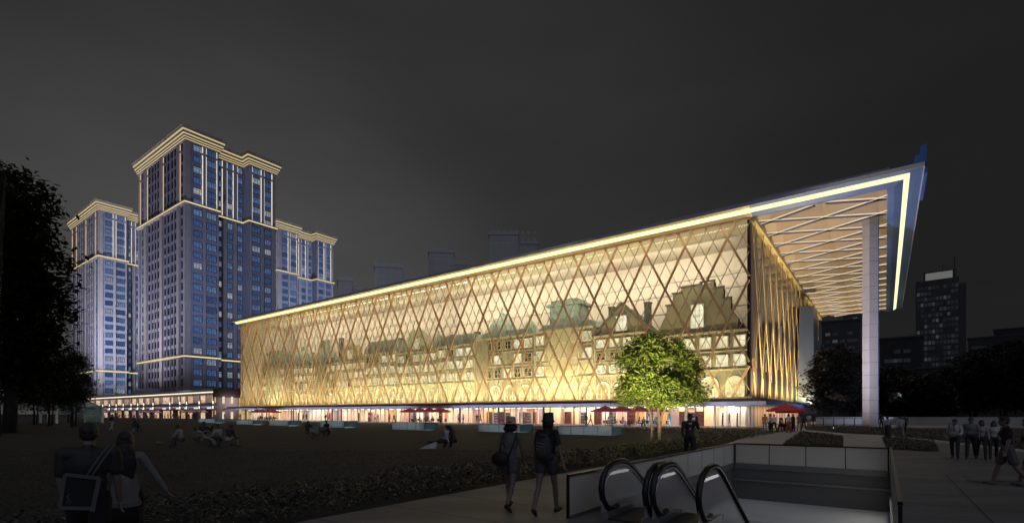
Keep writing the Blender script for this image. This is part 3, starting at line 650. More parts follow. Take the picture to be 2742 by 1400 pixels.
# ================================================================== glass pavilion at the left end of the lawn
pv = thing('glass_pavilion', 'small teal glass pavilion with hipped roof and white posts by the dark trees', 'pavilion', at_depth(192, 97), RZ + R(4))
M_teal = glass('teal_glass', (.72, .88, .90), .06, .40, (.50, .72, .76))
M_post = mat('white_post', (.75, .76, .74), .5)
hw, hd, zt, zr = 4.2, 3.4, 3.0, 5.0
m = MB(); m.add([(-hw,-hd,zt),(hw,-hd,zt),(hw,hd,zt),(-hw,hd,zt),(-1.4,0,zr),(1.4,0,zr)], [(0,1,5,4),(1,2,5),(2,3,4,5),(3,0,4)]); m.build('roof', M_teal, pv)
m = MB()
for a, b in (((-hw,-hd,zt),(hw,-hd,zt)),((hw,-hd,zt),(hw,hd,zt)),((hw,hd,zt),(-hw,hd,zt)),((-hw,hd,zt),(-hw,-hd,zt)),((-hw,-hd,zt),(-1.4,0,zr)),((hw,-hd,zt),(1.4,0,zr)),((hw,hd,zt),(1.4,0,zr)),((-hw,hd,zt),(-1.4,0,zr)),((-1.4,0,zr),(1.4,0,zr)),((-1.4,-hd,zt),(-1.4,0,zr)),((1.4,-hd,zt),(1.4,0,zr))): m.bar(a, b, .14, .14)
m.build('roof_frame', mat('teal_frame', (.18, .32, .34), .4, .3), pv)
for x, y in ((-hw,-hd),(hw,-hd),(hw,hd),(-hw,hd),(0,-hd)): m = MB(); m.box(x-.16,y-.16,0,x+.16,y+.16,zt); m.build('post', M_post, pv)
m = MB(); m.box(-hw+.2,hd-.1,.1,hw-.2,hd-.05,zt-.1); m.box(hw-.06,-hd+.2,1.6,hw-.02,hd-.2,zt-.1); m.build('glass_wall', M_teal, pv)

# ================================================================== far skyline
M_far = mat('far_concrete', (.38, .365, .32), .9, 0, .05, .02)
M_farw = emis('far_window', (.3, .3, .3), 1.0, [(0, (.004, .004, .004)), (.55, (.007, .007, .007)), (.85, (.018, .018, .018)), (1, (.050, .050, .048))], 'island')
def far_block(px0, px1, ytop, D, label, crown=True, stepr=0):
    x0, x1 = (px0 - CX) / F * D, (px1 - CX) / F * D; h = (HY - ytop) * D / F + H; w = x1 - x0
    ra = -math.atan2((x0 + x1) / 2, D); w *= math.cos(ra)
    t = thing('distant_tower', label, 'tower', ((x0 + x1) / 2, D, 0), ra, 'dim towers far behind the hall')
    m = MB(); m.box(-w/2, 0, 0, w * .1, 30, h - 4); m.box(w * .1, 3, 0, w/2, 30, h - 4 - stepr); m.build('wall', M_far, t)
    m = MB(); m.box(-w/2 - 1, -1, h - 4, w * .11, 31, h); m.box(w * .12, 2, h - 4 - stepr, w/2 + 1, 31, h - 1 - stepr)
    m.build('cornice', M_far, t)
    m = MB()
    for i in range(int(w / 7)):
        for k in range(int(h / 8)): m.box(-w/2 + 3 + i*7, -.3 if i*7 < w*.55 else 2.7, 6 + k*8, -w/2 + 6.5 + i*7, .2 if i*7 < w*.55 else 3.2, 10.5 + k*8)
    g = m.build('window', mat('far_glass', (.365, .35, .31), .85, 0, .05, .02), t); g['kind'] = 'stuff'
far_block(905, 968, 742, 520, 'dim grey distant tower nearest the right side of the bluish tower', True, 8)
far_block(1004, 1126, 706, 480, 'dim grey distant tower with stepped crown just above the hall roof, second from left', True, 10)
far_block(1148, 1262, 668, 560, 'dim grey distant tower with wide cornice, third from left above the roof', True, 12)
far_block(1310, 1440, 620, 600, 'faintest and tallest distant tower over the middle of the hall roof', True, 10)
# office tower at the right with a lit plant floor
D = 330; xx = (2518 - CX) / F * D; w = 33 * D / math.hypot(xx, D); h = (HY - 722) * D / F + H
of = thing('office_tower', 'dark office tower at the right with scattered lit windows and glowing top floor', 'tower', (xx, D, 0), -math.atan2(xx, D))
m = MB(); m.box(-w/2, 0, 0, w/2 - 3.6, 26, h - 6); m.box(w/2 - 3.5, 1, 0, w/2, 26, h - 10); m.box(-w*.34, 3, h - 6, w*.30, 20, h); m.build('wall', mat('office_dark', (.06, .06, .055), .7, 0, .2, .1), of)
m = MB(); rng = random.Random(4)
for i in range(11):
    for k in range(int((h - 10) / 3.6)):
        if rng.random() < .8: m.quad(*[(-w/2 + .7 + i*1.92 + a, -.05, 4 + k*3.6 + b) for a, b in ((0,0),(1.5,0),(1.5,2.2),(0,2.2))])
g = m.build('window', M_farw, of); g['kind'] = 'stuff'
m = MB(); m.box(-w*.30, 2.8, h - 5.6, w*.24, 3, h - .8); m.build('top_floor_light', emis('plant_lamp', (1, 1, .98), .13), of)
m = MB(); m.tube([(w*.28, 8, h - 6), (w*.28, 8, h + 9)], .35, 6); m.tube([(w*.05, 8, h), (w*.05, 8, h + 5)], .2, 6); m.build('mast', M_joint, of)
lows = [(2200, 2300, 860, 260, .10, 'low pale block between the hall and the column'), (2355, 2470, 905, 210, .05, 'low dark block left of the office tower base, with lit strips'), (2455, 2600, 985, 190, .06, 'low block before the office tower base'), (2590, 2745, 902, 280, .07, 'low wide block right of the office tower'), (2258, 2312, 838, 300, .16, 'slim pale block half hidden by the column'), (2660, 2760, 880, 340, .06, 'farthest low block at the right edge')]
for px0, px1, yt, D, alb, lab in lows:
    x0, x1 = (px0 - CX) / F * D, (px1 - CX) / F * D; hh = (HY - yt) * D / F + H; w = x1 - x0
    ra = -math.atan2((x0 + x1)/2, D); w *= math.cos(ra)
    t = thing('low_block', lab, 'building', ((x0 + x1)/2, D, 0), ra)
    m = MB(); m.box(-w/2, 0, 0, w/2, 14, hh); m.build('wall', mat('block_%d' % (alb*100), (alb * .6,)*3, .8, 0, .25, .08), t)
    m = MB(); m.box(-w/2 - .4, -.4, hh, w/2 + .4, 14.4, hh + .7); m.build('roof', M_joint, t)
    m = MB(); k = 0; z = 4
    while z < hh - 3:
        x = -w/2 + 1.5
        while x < w/2 - 3:
            if rng.random() < .6: l_ = rng.choice([2.2, 2.2, 6]); m.quad((x, -.05, z), (min(x + l_, w/2 - .5), -.05, z), (min(x + l_, w/2 - .5), -.05, z + 1.5), (x, -.05, z + 1.5))
            x += 7.0 if rng.random() < .4 else 3.2
        z += 3.8
    if m.f: g = m.build('window', M_farw, t); g['kind'] = 'stuff'
# ================================================================== ground
M_lawn = mat('lawn_grass', (.030, .029, .021), .95, 0, .35, .6, .6, 14)
M_pave = mat('paving_stone', (.15, .15, .147), .6, 0, .34, .9, .12, 5, stretch=(.35, 1, 1))
M_bed = mat('bed_soil', (.016, .016, .013), .95, 0, .4, 2, .8, 10)
M_path = mat('plaza_stone', (.38, .38, .36), .65, 0, .12, .4, .1, 3)
# the escalator pit, in grid metres
EX0, EX1, EY0, EY1 = 9.5, 14.0, -62.2, -50.6
def sheet(name, polys, z, m, kind='structure', label=None):
    b = MB()
    for p in polys: b.add([(q[0], q[1], z) for q in p], [tuple(range(len(p)))])
    o = b.build(name, m); o['kind'] = kind
    if label: o['label'] = label
    return o
def rect(x0, y0, x1, y1): return [W(x0, y0), W(x1, y0), W(x1, y1), W(x0, y1)]
BIG = 2600
o = MB()
for a in (rect(-BIG, -140, BIG, EY0), rect(-BIG, EY1, BIG, BIG), rect(-BIG, EY0, EX0, EY1), rect(EX1, EY0, BIG, EY1)): o.add([(p.x, p.y, 0) for p in a], [(0,1,2,3)])
o = o.build('lawn', M_lawn); o['kind'] = 'structure'
# paving: promenade round the pit and the wide plaza to the right
PVX = 6.2
sheet('promenade', [rect(PVX, -75, 45, EY0), rect(PVX, EY0, EX0, EY1), rect(EX1, EY0, 45, EY1), rect(EX0 + .3, EY1, 60, EY1 + 13)], .006, M_pave)
# joints between the promenade slabs: real narrow grooves drawn as dark strips 4 mm up
j = MB()
for k in range(16):
    y = -74 + k * 1.55
    for x0, x1 in ((PVX, EX0 - .1), (EX1 + .1, 45)) if EY0 < y < EY1 else ((PVX, 45),): j.add([(p.x, p.y, .010) for p in rect(x0, y, x1, y + .022)], [(0,1,2,3)])
for k in range(9):
    x = EX1 + 1.2 + k * 2.1
    j.add([(p.x, p.y, .0105) for p in rect(x, -74, x + .022, EY1)], [(0,1,2,3)])
o = j.build('paving_joints', mat('joint_dark', (.05, .05, .05), .9)); o['kind'] = 'structure'
def pg(*px): return [gp(*p) for p in px]
path_a = pg((1946, 1188), (2094, 1189.5), (2150, 1155), (2168, 1146), (2019, 1150), (2019, 1162))
path_b = pg((2258, 1195), (2374, 1202), (2360, 1171), (2259, 1168.5))
path_c = pg((2150, 1154), (2259, 1168), (2360, 1171), (2501, 1183), (2760, 1213), (2760, 1206), (2500, 1177), (2360, 1165), (2260, 1160), (2156, 1150))
path_d = pg((2374, 1203), (2515, 1210), (2501, 1183.5), (2760, 1213.5), (2760, 1300), (2720, 1260), (2500, 1226))
sheet('plaza_path', [path_a], .014, M_path); sheet('cross_path', [path_b, path_c], .018, M_path)
sheet('plaza', [pg((2515, 1209), (2501, 1183), (2760, 1213), (2760, 1290), (2600, 1290))], .022, M_pave)
sheet('terrace_paving', [rect(-132, -6.5, 1, 0), rect(.2, -2, 9, 60)], .010, mat('terrace_stone', (.12, .115, .10), .6, 0, .15, .6))
sheet('far_ground', [[at_depth(2190, 62), at_depth(2900, 62), at_depth(2900, 76), at_depth(2190, 76)]], .012, mat('far_paving', (.30, .30, .30), .8, 0, .2, .2))
# ------------------------------------------------------------------ planted beds: leaves nobody could count
def in_poly(x, y, P):
    c = False
    for i in range(len(P)):
        a, b = P[i-1], P[i]
        if (a[1] > y) != (b[1] > y) and x < (b[0]-a[0]) * (y-a[1]) / (b[1]-a[1]) + a[0]: c = not c
    return c
def bed(name, poly, n, h, size, m, label, rng, bare=False):
    o = MB(); xs_, ys_ = [p[0] for p in poly], [p[1] for p in poly]; k = 0
    while k < n:
        x, y = rng.uniform(min(xs_), max(xs_)), rng.uniform(min(ys_), max(ys_))
        if not in_poly(x, y, poly): continue
        k += 1; bump_ = .55 + .45 * noise.noise(Vector((x * .9, y * .9, 0)))
        z = h * rng.random() ** .6 * max(.25, bump_) + .03
        a, t = rng.uniform(0, 6.28), rng.uniform(-.9, .9); s = size * rng.uniform(.6, 1.3)
        u = Vector((math.cos(a), math.sin(a), t)).normalized() * s; v = Vector((-math.sin(a), math.cos(a), rng.uniform(-.7, .7))).normalized() * s * .45; c = Vector((x, y, z))
        o.add([c - u * .5, c + v * .5, c + u * .5, c - v * .5], [(0,1,2,3)])
    o = o.build(name, m); o['kind'] = 'stuff'; o['label'] = label; return o
M_leafd = leafmat('bed_leaf', (.018, .019, .014), (.060, .062, .050), .15, .32)
M_leafd2 = leafmat('bed_leaf_pale', (.03, .032, .026), (.13, .13, .11), .15, .4)
rng = random.Random(21)
edge = rect(PVX - 3.3, -75, PVX - .05, -52) ; bedA = [(p.x, p.y) for p in edge]
sheet('bed_soil', [rect(PVX - 3.4, -80, PVX, -40)], .004, M_bed)
bed('ground_cover', bedA, 15000, .36, .10, M_leafd, 'dark leafy ground cover along the promenade edge', rng)
bedA2 = [(p.x, p.y) for p in rect(PVX - 3.4, -52, PVX - .05, -16)]
bed('ground_cover', bedA2, 9000, .30, .13, M_leafd, 'low dark planting between promenade and hall', rng)
bedA3 = [(p.x, p.y) for p in rect(-8, -26, PVX - 3, -7)]
bed('ground_cover', bedA3, 7000, .22, .16, M_leafd, 'rough ground cover under the green tree', rng)
def pbed(px, n, h, size, m, label):
    P = [(p.x, p.y) for p in pg(*px)]
    sheet('bed_soil', [[Vector((x, y, 0)) for x, y in P]], .024, M_bed); bed('ground_cover', P, n, h, size, m, label, rng)
pbed([(2096, 1190), (2146, 1157), (2258, 1168.5), (2257, 1194)], 4500, .22, .13, M_leafd2, 'triangular planted bed right of the plaza path')
pbed([(2362, 1171.5), (2500, 1183.5), (2513, 1209), (2378, 1203)], 4500, .22, .12, M_leafd2, 'planted bed with pale flowers right of the pit corner')
pbed([(2158, 1149), (2360, 1164), (2500, 1176), (2760, 1203), (2760, 1172), (2480, 1152), (2300, 1142), (2165, 1140)], 9000, .3, .17, M_leafd2, 'long flower bed in front of the column')
# ------------------------------------------------------------------ sunken pit
M_pitwall = mat('pit_wall', (.11, .11, .11), .8, 0, .1, .3)
M_pitfloor = mat('pit_floor', (.75, .75, .74), .5, 0, .12, .5)
G = lambda m, name, mt, parent=None: m.build(name, mt, parent, loc=P0 if parent is None else (0,0,0), rz=RZ if parent is None else 0)
m = MB()
m.box(EX0 - .25, EY0, -6, EX0, EY1, -.002); m.box(EX1, EY0, -6, EX1 + .25, EY1, -.002); m.box(EX0 - .25, EY1, -6, EX1 + .25, EY1 + .25, -.002); m.box(EX0 - .25, EY0 - .25, -6, EX1 + .25, EY0, -.002); m.box(EX0, EY0, -6.2, EX1, EY1, -6)
G(m, 'pit_wall', M_pitwall)['kind'] = 'structure'
m = MB(); m.box(EX0 + .002, -54.3, -1.45, EX1 - .002, EY1 - .002, -1.2); G(m, 'pit_landing', M_pitfloor)['kind'] = 'structure'
m = MB(); m.box(EX0 + .01, EY0 + .01, -.16, EX1 - .01, EY0 + .95, -.004); G(m, 'landing_plate', mat('landing_steel', (.20, .20, .20), .4, .5, .1, 2))['kind'] = 'structure'
m = MB(); m.box(EX0 + .02, EY1 - .08, -.56, EX1 - .02, EY1 - .02, -.51); m.box(EX1 - .08, -57, -.72, EX1 - .02, EY1 - .2, -.66); G(m, 'pit_ledge', mat('pit_ledge_grey', (.18, .18, .18), .6))['kind'] = 'structure'
# glass balustrades round the pit
M_bglass = glass('balustrade_glass', (.80, .82, .82), .06, .62, (.85, .86, .85))
M_rail = mat('dark_rail', (.025, .025, .027), .3, .6)
HB = .69
def balustrade(label, a, b, n):
    t = thing('glass_balustrade', label, 'balustrade', P0, RZ, 'glass balustrades round the escalator pit')
    a, b = Vector((*a, 0)), Vector((*b, 0)); d = (b - a) / n; u = d.normalized()
    r = MB(); r.bar(a + Vector((0,0,HB + .02)), b + Vector((0,0,HB + .02)), .05, .045); r.build('handrail', M_rail, t)
    f = MB(); f.bar(a + Vector((0,0,-.05)), b + Vector((0,0,-.05)), .05, .18); f.build('base_channel', mat('base_channel_grey', (.16, .16, .16), .5, .3), t)
    for i in range(n):
        p = MB(); p.bar(a + d*i + u*.012 + Vector((0,0,HB*.52)), a + d*(i+1) - u*.012 + Vector((0,0,HB*.52)), .02, HB * .96); p.build('glass_panel', M_bglass, t)
        if i: q = MB(); q.bar(a + d*i + Vector((0,0,.04)), a + d*i + Vector((0,0,HB)), .014, .024, (1,0,0)); q.build('joint', M_rail, t)
    for e in (a, b): q = MB(); q.bar(e, e + Vector((0,0,HB)), .04, .04, (1,0,0)); q.build('end_post', M_rail, t)
balustrade('glass balustrade along the pit\'s left side, starting at the dark end post beside the escalators', (EX0 + .04, EY0 + .05), (EX0 + .04, EY1 - .05), 9)
balustrade('pale glass balustrade across the far end of the pit', (EX0 + .1, EY1 - .04), (EX1 - .1, EY1 - .04), 4)
balustrade('glass balustrade with sloping dark handrail along the pit\'s right side', (EX1 - .04, EY0 + .05), (EX1 - .04, EY1 - .05), 14)
# ------------------------------------------------------------------ escalators
M_rubber = mat('black_rubber', (.012, .012, .013), .35)
M_eglass = glass('escalator_glass', (.80, .81, .81), .06, .55, (.88, .88, .88))
M_estep = mat('escalator_step', (.05, .05, .05), .5, .3)
M_eskirt = mat('escalator_skirt', (.30, .30, .31), .35, .5)
SL = math.tan(R(31))
def escalator(label, xa, xb):
    t = thing('escalator', label, 'escalator', P0, RZ, 'escalators at the pit')
    y0, yt, zt = -61.95, -61.15, .92
    rr = .34
    path = [(y0 + .62, .16), (y0 + .40, .13), (y0 + .2, .19), (y0 + .06, .34), (y0, .52), (y0 + .07, .70), (y0 + .20, .82), (y0 + .42, .90), (yt, zt), (yt + .22, zt - .04), (yt + .5, zt - .17)]
    y = path[-1][0]; z = path[-1][1]
    path += [(y + k * 1.2, z - k * 1.2 * SL) for k in range(1, 7)]
    for x in (xa, xb):
        h = MB(); h.tube([(x, p[0], p[1]) for p in path], .052, 8); b = h.build('handrail', M_rubber, t, True)
        g = MB()
        inner = [(p[0], p[1] - .05) for p in path[4:]]
        low = [(p[0], (.12 if p[0] < yt + .3 else .12 - (p[0] - yt - .3) * SL)) for p in path[4:]]
        for (a, c), (b2, d) in zip(zip(inner, low), list(zip(inner, low))[1:]):
            g.quad((x, c[0], c[1]), (x, d[0], d[1]), (x, b2[0], b2[1]), (x, a[0], a[1]))
        g.build('glass_side', M_eglass, t)
        s = MB(); pts = [(y0 + .12, .12)] + [(yt + .3, .12), (yt + 7.5, .12 - 7.2 * SL)]
        for a, c in zip(pts, pts[1:]): s.bar((x, a[0], a[1] - .14), (x, c[0], c[1] - .14), .13, .28, (0, 0, 1))
        s.build('skirt', M_eskirt, t)
        l = MB(); l.tube([(x + (.03 if x == xa else -.03), p[0] + (.05 if i < 5 else 0), p[1] - .07) for i, p in enumerate(path[4:])], .014, 6); l.build('trim_line', mat('steel_trim', (.6, .6, .6), .3, .7), t, True)
    s = MB(); s.box(xa + .07, y0 + .1, -.02, xb - .07, yt + .3, .02)
    y, z = yt + .3, .02
    for k in range(22): s.box(xa + .07, y, z - .3, xb - .07, y + .30, z - .19 * 0); y += .30; z -= .30 * SL
    s.build('steps', M_estep, t)
    c = MB(); c.box(xa + .08, y0 + .25, .0, xb - .08, y0 + .32, .30); 
    return t
escalator('left escalator with looped black handrails beside the glass end post', 10.05, 10.80)
escalator('right escalator with looped black handrails, nearer the open pit', 10.92, 11.62)
# ------------------------------------------------------------------ frosted skylight boxes on the lawn
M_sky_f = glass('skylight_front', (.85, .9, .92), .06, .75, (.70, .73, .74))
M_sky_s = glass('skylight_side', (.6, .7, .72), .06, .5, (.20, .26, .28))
names = ['leftmost', 'second from left', 'third from left', 'fourth from left, behind the reading pair', 'third from right', 'second from right, behind the straw hat walker', 'rightmost and largest']
for k, (l, r, s, y, hpx) in enumerate([(531, 575, 607, 1132, 10.5), (633, 677, 710, 1137, 12.5), (721, 772, 807, 1140, 14.5), (857, 921, 957, 1145, 18), (1050, 1135, 1169, 1152, 21), (1280, 1394, 1426, 1158, 21), (1494, 1638, 1664, 1166, 23.5)]):
    c = gp(r, y); lc = to_local(c); x0 = front_x(l, lc.y); w = lc.x - x0; hh = hpx * c.y / F; dep = 2.0
    t = thing('skylight_box', 'frosted glass skylight box low on the lawn, ' + names[k], 'skylight', c, RZ, 'skylight boxes on the lawn')
    n = 4
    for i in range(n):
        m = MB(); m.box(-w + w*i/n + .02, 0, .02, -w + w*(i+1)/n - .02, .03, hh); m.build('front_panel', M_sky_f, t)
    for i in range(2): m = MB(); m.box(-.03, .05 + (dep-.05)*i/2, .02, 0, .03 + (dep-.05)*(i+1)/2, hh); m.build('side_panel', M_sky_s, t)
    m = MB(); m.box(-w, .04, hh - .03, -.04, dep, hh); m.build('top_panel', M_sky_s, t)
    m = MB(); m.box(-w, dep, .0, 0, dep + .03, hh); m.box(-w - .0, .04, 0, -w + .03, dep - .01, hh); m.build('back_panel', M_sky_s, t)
    f = MB()
    for i in range(n + 1): f.box(-w + w*i/n - .02, -.012, 0, -w + w*i/n + .02, .04, hh + .02)
    f.box(-w, -.01, hh + .002, 0, .03, hh + .03); f.box(-.035, 0.04, hh + .002, .005, dep, hh + .03)
    f.build('frame', mat('skylight_frame', (.16, .22, .24), .5), t)
    # the lit room below shows through the frosted sides
    lm = MB(); lm.box(-w + .2, .5, .02, -.3, dep - .3, .05); lm.build('inner_light', emis('skylight_lamp', (.90, .97, 1), 2.6), t)
# ------------------------------------------------------------------ boundary wall and fence at the right
bw = MB(); a, b = at_depth(2185, 80), at_depth(2860, 74); n = Vector((0, 1, 0))
bw.bar(a + Vector((0,0,.62)), b + Vector((0,0,.62)), .3, 1.24); o = bw.build('boundary_wall', mat('wall_grey', (.28, .28, .27), .8, 0, .25, .3)); tag(o, 'low pale boundary wall behind the column and under the dark trees', 'wall')
fe = thing('railing_fence', 'thin dark post and rail fence in front of the pale wall, left of the column', 'fence', (0, 0, 0))
a, b = at_depth(2150, 70), at_depth(2316, 69)
m = MB(); m.bar(a + Vector((0,0,1.15)), b + Vector((0,0,1.15)), .06, .06); m.bar(a + Vector((0,0,.3)), b + Vector((0,0,.3)), .05, .05); m.build('rail', M_rail, fe)
for i in range(7): p = a + (b - a) * i / 6; m = MB(); m.box(p.x - .04, p.y - .04, 0, p.x + .04, p.y + .04, 1.2); m.build('fence_post', M_rail, fe)

# short grass on the lawn nearest the viewer: blades nobody could count
g = MB(); rng = random.Random(77)
for k in range(30000):
    d_ = 4.2 + 20 * rng.random() ** 1.3; px = rng.uniform(-60, 1500); p = at_depth(px, d_)
    if to_local(p).x > PVX - 3.5: continue
    a = rng.uniform(0, 6.28); hgt = rng.uniform(.025, .06); w_ = .006; t_ = Vector((rng.uniform(-.04, .04), rng.uniform(-.04, .04), hgt)); s_ = Vector((math.cos(a), math.sin(a), 0)) * w_
    g.add([p - s_, p + s_, p + t_], [(0, 1, 2)])
o = g.build('grass', leafmat('grass_blade', (.022, .022, .015), (.036, .036, .026), .2, .6)); o['kind'] = 'stuff'; o['label'] = 'short dark grass of the lawn in the foreground'
# ================================================================== trees
M_bark = mat('bark', (.055, .028, .012), .9, 0, .3, 6, .5, 20)
M_barkd = mat('dark_bark', (.03, .026, .02), .9, 0, .3, 6, .5, 20)
def tree(name, label, loc, stems, blobs, n, size, leaf, bark, seed, clump=.55, group=None, branches=14, gap=.0):
    rng = random.Random(seed); t = thing(name, label, 'tree', loc, 0, group)
    tr = MB()
    for pts, r0, r1 in stems:
        k = len(pts); tr.tube(pts, [r0 + (r1 - r0) * i / (k - 1) for i in range(k)], 8)
    tips = [Vector(s[0][-1]) for s in stems]
    for i in range(branches):
        st = rng.choice(stems); j = rng.randrange(max(1, len(st[0]) // 2), len(st[0])); a = Vector(st[0][j]); b = rng.choice(blobs); c = Vector(b[0]); d = Vector([rng.gauss(0, .45) for _ in range(3)])
        e = c + Vector((d.x * b[1][0], d.y * b[1][1], d.z * b[1][2])); mid = (a + e) / 2 + Vector((rng.uniform(-.2, .2), rng.uniform(-.2, .2), rng.uniform(0, .4)))
        q = st[2] * .8
        tr.tube([a, mid, e], [q, q * .6, q * .2], 5)
    tr.build('trunk', bark, t, True)
    cr = MB(); centres = []
    vol = [b[1][0] * b[1][1] * b[1][2] for b in blobs]
    for i in range(int(n / 26)):
        b = rng.choices(blobs, vol)[0]
        while True:
            d = Vector([rng.uniform(-1, 1) for _ in range(3)])
            if .30 < d.length < 1: break
        centres.append((Vector(b[0]) + Vector((d.x * b[1][0], d.y * b[1][1], d.z * b[1][2])), d))
    for c, d in centres:
        if noise.noise(c * .8 + Vector((seed, 0, 0))) < -.25 + gap: continue
        rad = clump * rng.uniform(.6, 1.3)
        for k in range(26):
            p = c + Vector((rng.gauss(0, rad * .5), rng.gauss(0, rad * .5), rng.gauss(0, rad * .32)))
            a = rng.uniform(0, 6.28); s = size * rng.uniform(.6, 1.4)
            u = Vector((math.cos(a), math.sin(a), rng.uniform(-.9, .3))).normalized(); v = u.cross(Vector((rng.uniform(-.5, .5), rng.uniform(-.5, .5), 1))).normalized()
            cr.add([p - u * s * .5, p + v * s * .24 , p + u * s * .5, p - v * s * .24], [(0,1,2,3)])
    cr.build('crown', leaf, t)
    return t
# the green tree before the hall
L_green = leafmat('green_leaf', (.040, .078, .010), (.15, .155, .020), .40, .45)
tp = at_depth(1762, 32.5)
tree('leafy_tree', 'bright green lit tree with forked trunk standing before the glass hall', tp,
     [([(.10, 0, -.1), (.10, 0, .8), (.05, 0, 1.6), (0, .05, 2.6), (.15, 0, 4.0), (.1, 0, 5.6)], .13, .04), ([(-.38, .15, -.1), (-.36, .1, .9), (-.45, .1, 1.7), (-.75, .1, 2.6), (-1.0, 0, 3.8)], .10, .03), ([(.08, 0, 1.2), (.5, -.1, 2.2), (1.2, -.1, 3.4)], .08, .03)],
     [((-.2, 0, 5.6), (1.7, 1.6, 1.35)), ((-1.35, 0, 4.7), (1.35, 1.4, 1.3)), ((1.2, .1, 4.6), (1.55, 1.5, 1.3)), ((0, 0, 3.6), (2.4, 2.0, 1.0)), ((-1.6, 0, 3.1), (1.1, 1.2, .8)), ((1.9, 0, 3.0), (1.2, 1.2, .85)), ((.1, -.3, 2.6), (1.6, 1.3, .5))],
     80000, .185, L_green, M_bark, 5, .50, branches=30, gap=-.03)
area('tree_uplight', tp + Vector((-3.2, -7.0, .75)), (.5, .5), 1350, (1, .94, .74), (.42, 1, .58), 70)
area('tree_uplight', tp + Vector((1.2, -.8, .6)), (.4, .4), 130, (1, .86, .42), (-.1, .1, 1), 150)
# big dark tree at the left edge and its neighbours
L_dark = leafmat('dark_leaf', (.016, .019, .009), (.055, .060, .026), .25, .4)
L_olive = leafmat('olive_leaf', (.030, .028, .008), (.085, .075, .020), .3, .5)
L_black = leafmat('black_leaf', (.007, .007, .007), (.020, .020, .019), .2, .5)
def px3(px, py, d): return Vector(((px - CX) / F * d, d, H + (HY - py) * d / F))
o = at_depth(25, 46)
def rel(px, py, d, r): p = px3(px - 28, py, d) - o; return (tuple(p), r)
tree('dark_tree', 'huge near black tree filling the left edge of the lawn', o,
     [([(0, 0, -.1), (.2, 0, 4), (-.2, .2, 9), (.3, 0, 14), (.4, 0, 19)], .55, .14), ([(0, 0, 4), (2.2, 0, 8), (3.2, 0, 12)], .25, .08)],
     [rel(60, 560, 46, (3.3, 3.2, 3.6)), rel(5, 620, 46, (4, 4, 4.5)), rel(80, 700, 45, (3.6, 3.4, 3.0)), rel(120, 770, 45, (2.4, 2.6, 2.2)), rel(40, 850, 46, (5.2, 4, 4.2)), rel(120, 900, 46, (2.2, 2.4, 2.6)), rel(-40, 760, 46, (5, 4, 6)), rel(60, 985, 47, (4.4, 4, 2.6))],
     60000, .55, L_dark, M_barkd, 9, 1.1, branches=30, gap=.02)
o = at_depth(-15, 40)
tree('dark_tree', 'dark tree top with thin twigs at the photo\'s far left edge', o, [([(0, 0, -.1), (0, 0, 8), (.5, 0, 16), (.9, 0, 20.5)], .4, .06)], [rel(-10, 480, 40, (1.8, 2, 2.4)), rel(10, 430, 40, (1.0, 1, 1.0)), rel(-60, 560, 40, (3, 3, 4))], 3600, .34, L_dark, M_barkd, 12, .8, branches=18)
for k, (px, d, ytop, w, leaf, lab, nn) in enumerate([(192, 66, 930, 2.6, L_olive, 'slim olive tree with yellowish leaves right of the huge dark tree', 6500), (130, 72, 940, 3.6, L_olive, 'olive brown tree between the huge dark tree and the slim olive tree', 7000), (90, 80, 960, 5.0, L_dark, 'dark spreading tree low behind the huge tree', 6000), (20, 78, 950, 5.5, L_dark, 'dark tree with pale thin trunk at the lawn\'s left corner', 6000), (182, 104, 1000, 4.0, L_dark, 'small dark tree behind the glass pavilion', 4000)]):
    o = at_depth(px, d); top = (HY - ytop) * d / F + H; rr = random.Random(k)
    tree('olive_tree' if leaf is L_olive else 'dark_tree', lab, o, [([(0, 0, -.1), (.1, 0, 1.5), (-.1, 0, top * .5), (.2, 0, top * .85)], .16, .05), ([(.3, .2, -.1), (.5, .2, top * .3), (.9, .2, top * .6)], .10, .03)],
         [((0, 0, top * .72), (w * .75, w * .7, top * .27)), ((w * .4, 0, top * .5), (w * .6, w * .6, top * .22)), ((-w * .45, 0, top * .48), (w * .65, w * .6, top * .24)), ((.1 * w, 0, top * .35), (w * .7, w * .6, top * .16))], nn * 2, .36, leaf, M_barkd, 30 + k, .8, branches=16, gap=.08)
# black trees at the right
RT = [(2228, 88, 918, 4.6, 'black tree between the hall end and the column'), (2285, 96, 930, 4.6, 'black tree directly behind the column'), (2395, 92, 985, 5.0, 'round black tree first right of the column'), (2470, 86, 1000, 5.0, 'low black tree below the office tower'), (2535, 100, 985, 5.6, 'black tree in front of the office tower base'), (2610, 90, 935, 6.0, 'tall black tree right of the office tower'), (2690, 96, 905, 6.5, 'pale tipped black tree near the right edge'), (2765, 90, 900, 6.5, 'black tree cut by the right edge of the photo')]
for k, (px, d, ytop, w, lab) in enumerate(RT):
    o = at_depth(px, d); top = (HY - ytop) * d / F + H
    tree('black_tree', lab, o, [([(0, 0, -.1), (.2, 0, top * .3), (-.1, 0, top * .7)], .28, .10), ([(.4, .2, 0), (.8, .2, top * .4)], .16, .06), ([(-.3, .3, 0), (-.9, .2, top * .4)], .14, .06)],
         [((0, 0, top * .70), (w * .8, w * .7, top * .29)), ((w * .5, 0, top * .48), (w * .6, w * .6, top * .26)), ((-w * .5, 0, top * .46), (w * .6, w * .6, top * .26)), ((0, 0, top * .30), (w * .9, w * .6, top * .16))], 11000, .60, L_black, M_barkd, 50 + k, 1.0, 'black trees at the right', 14, -.1)
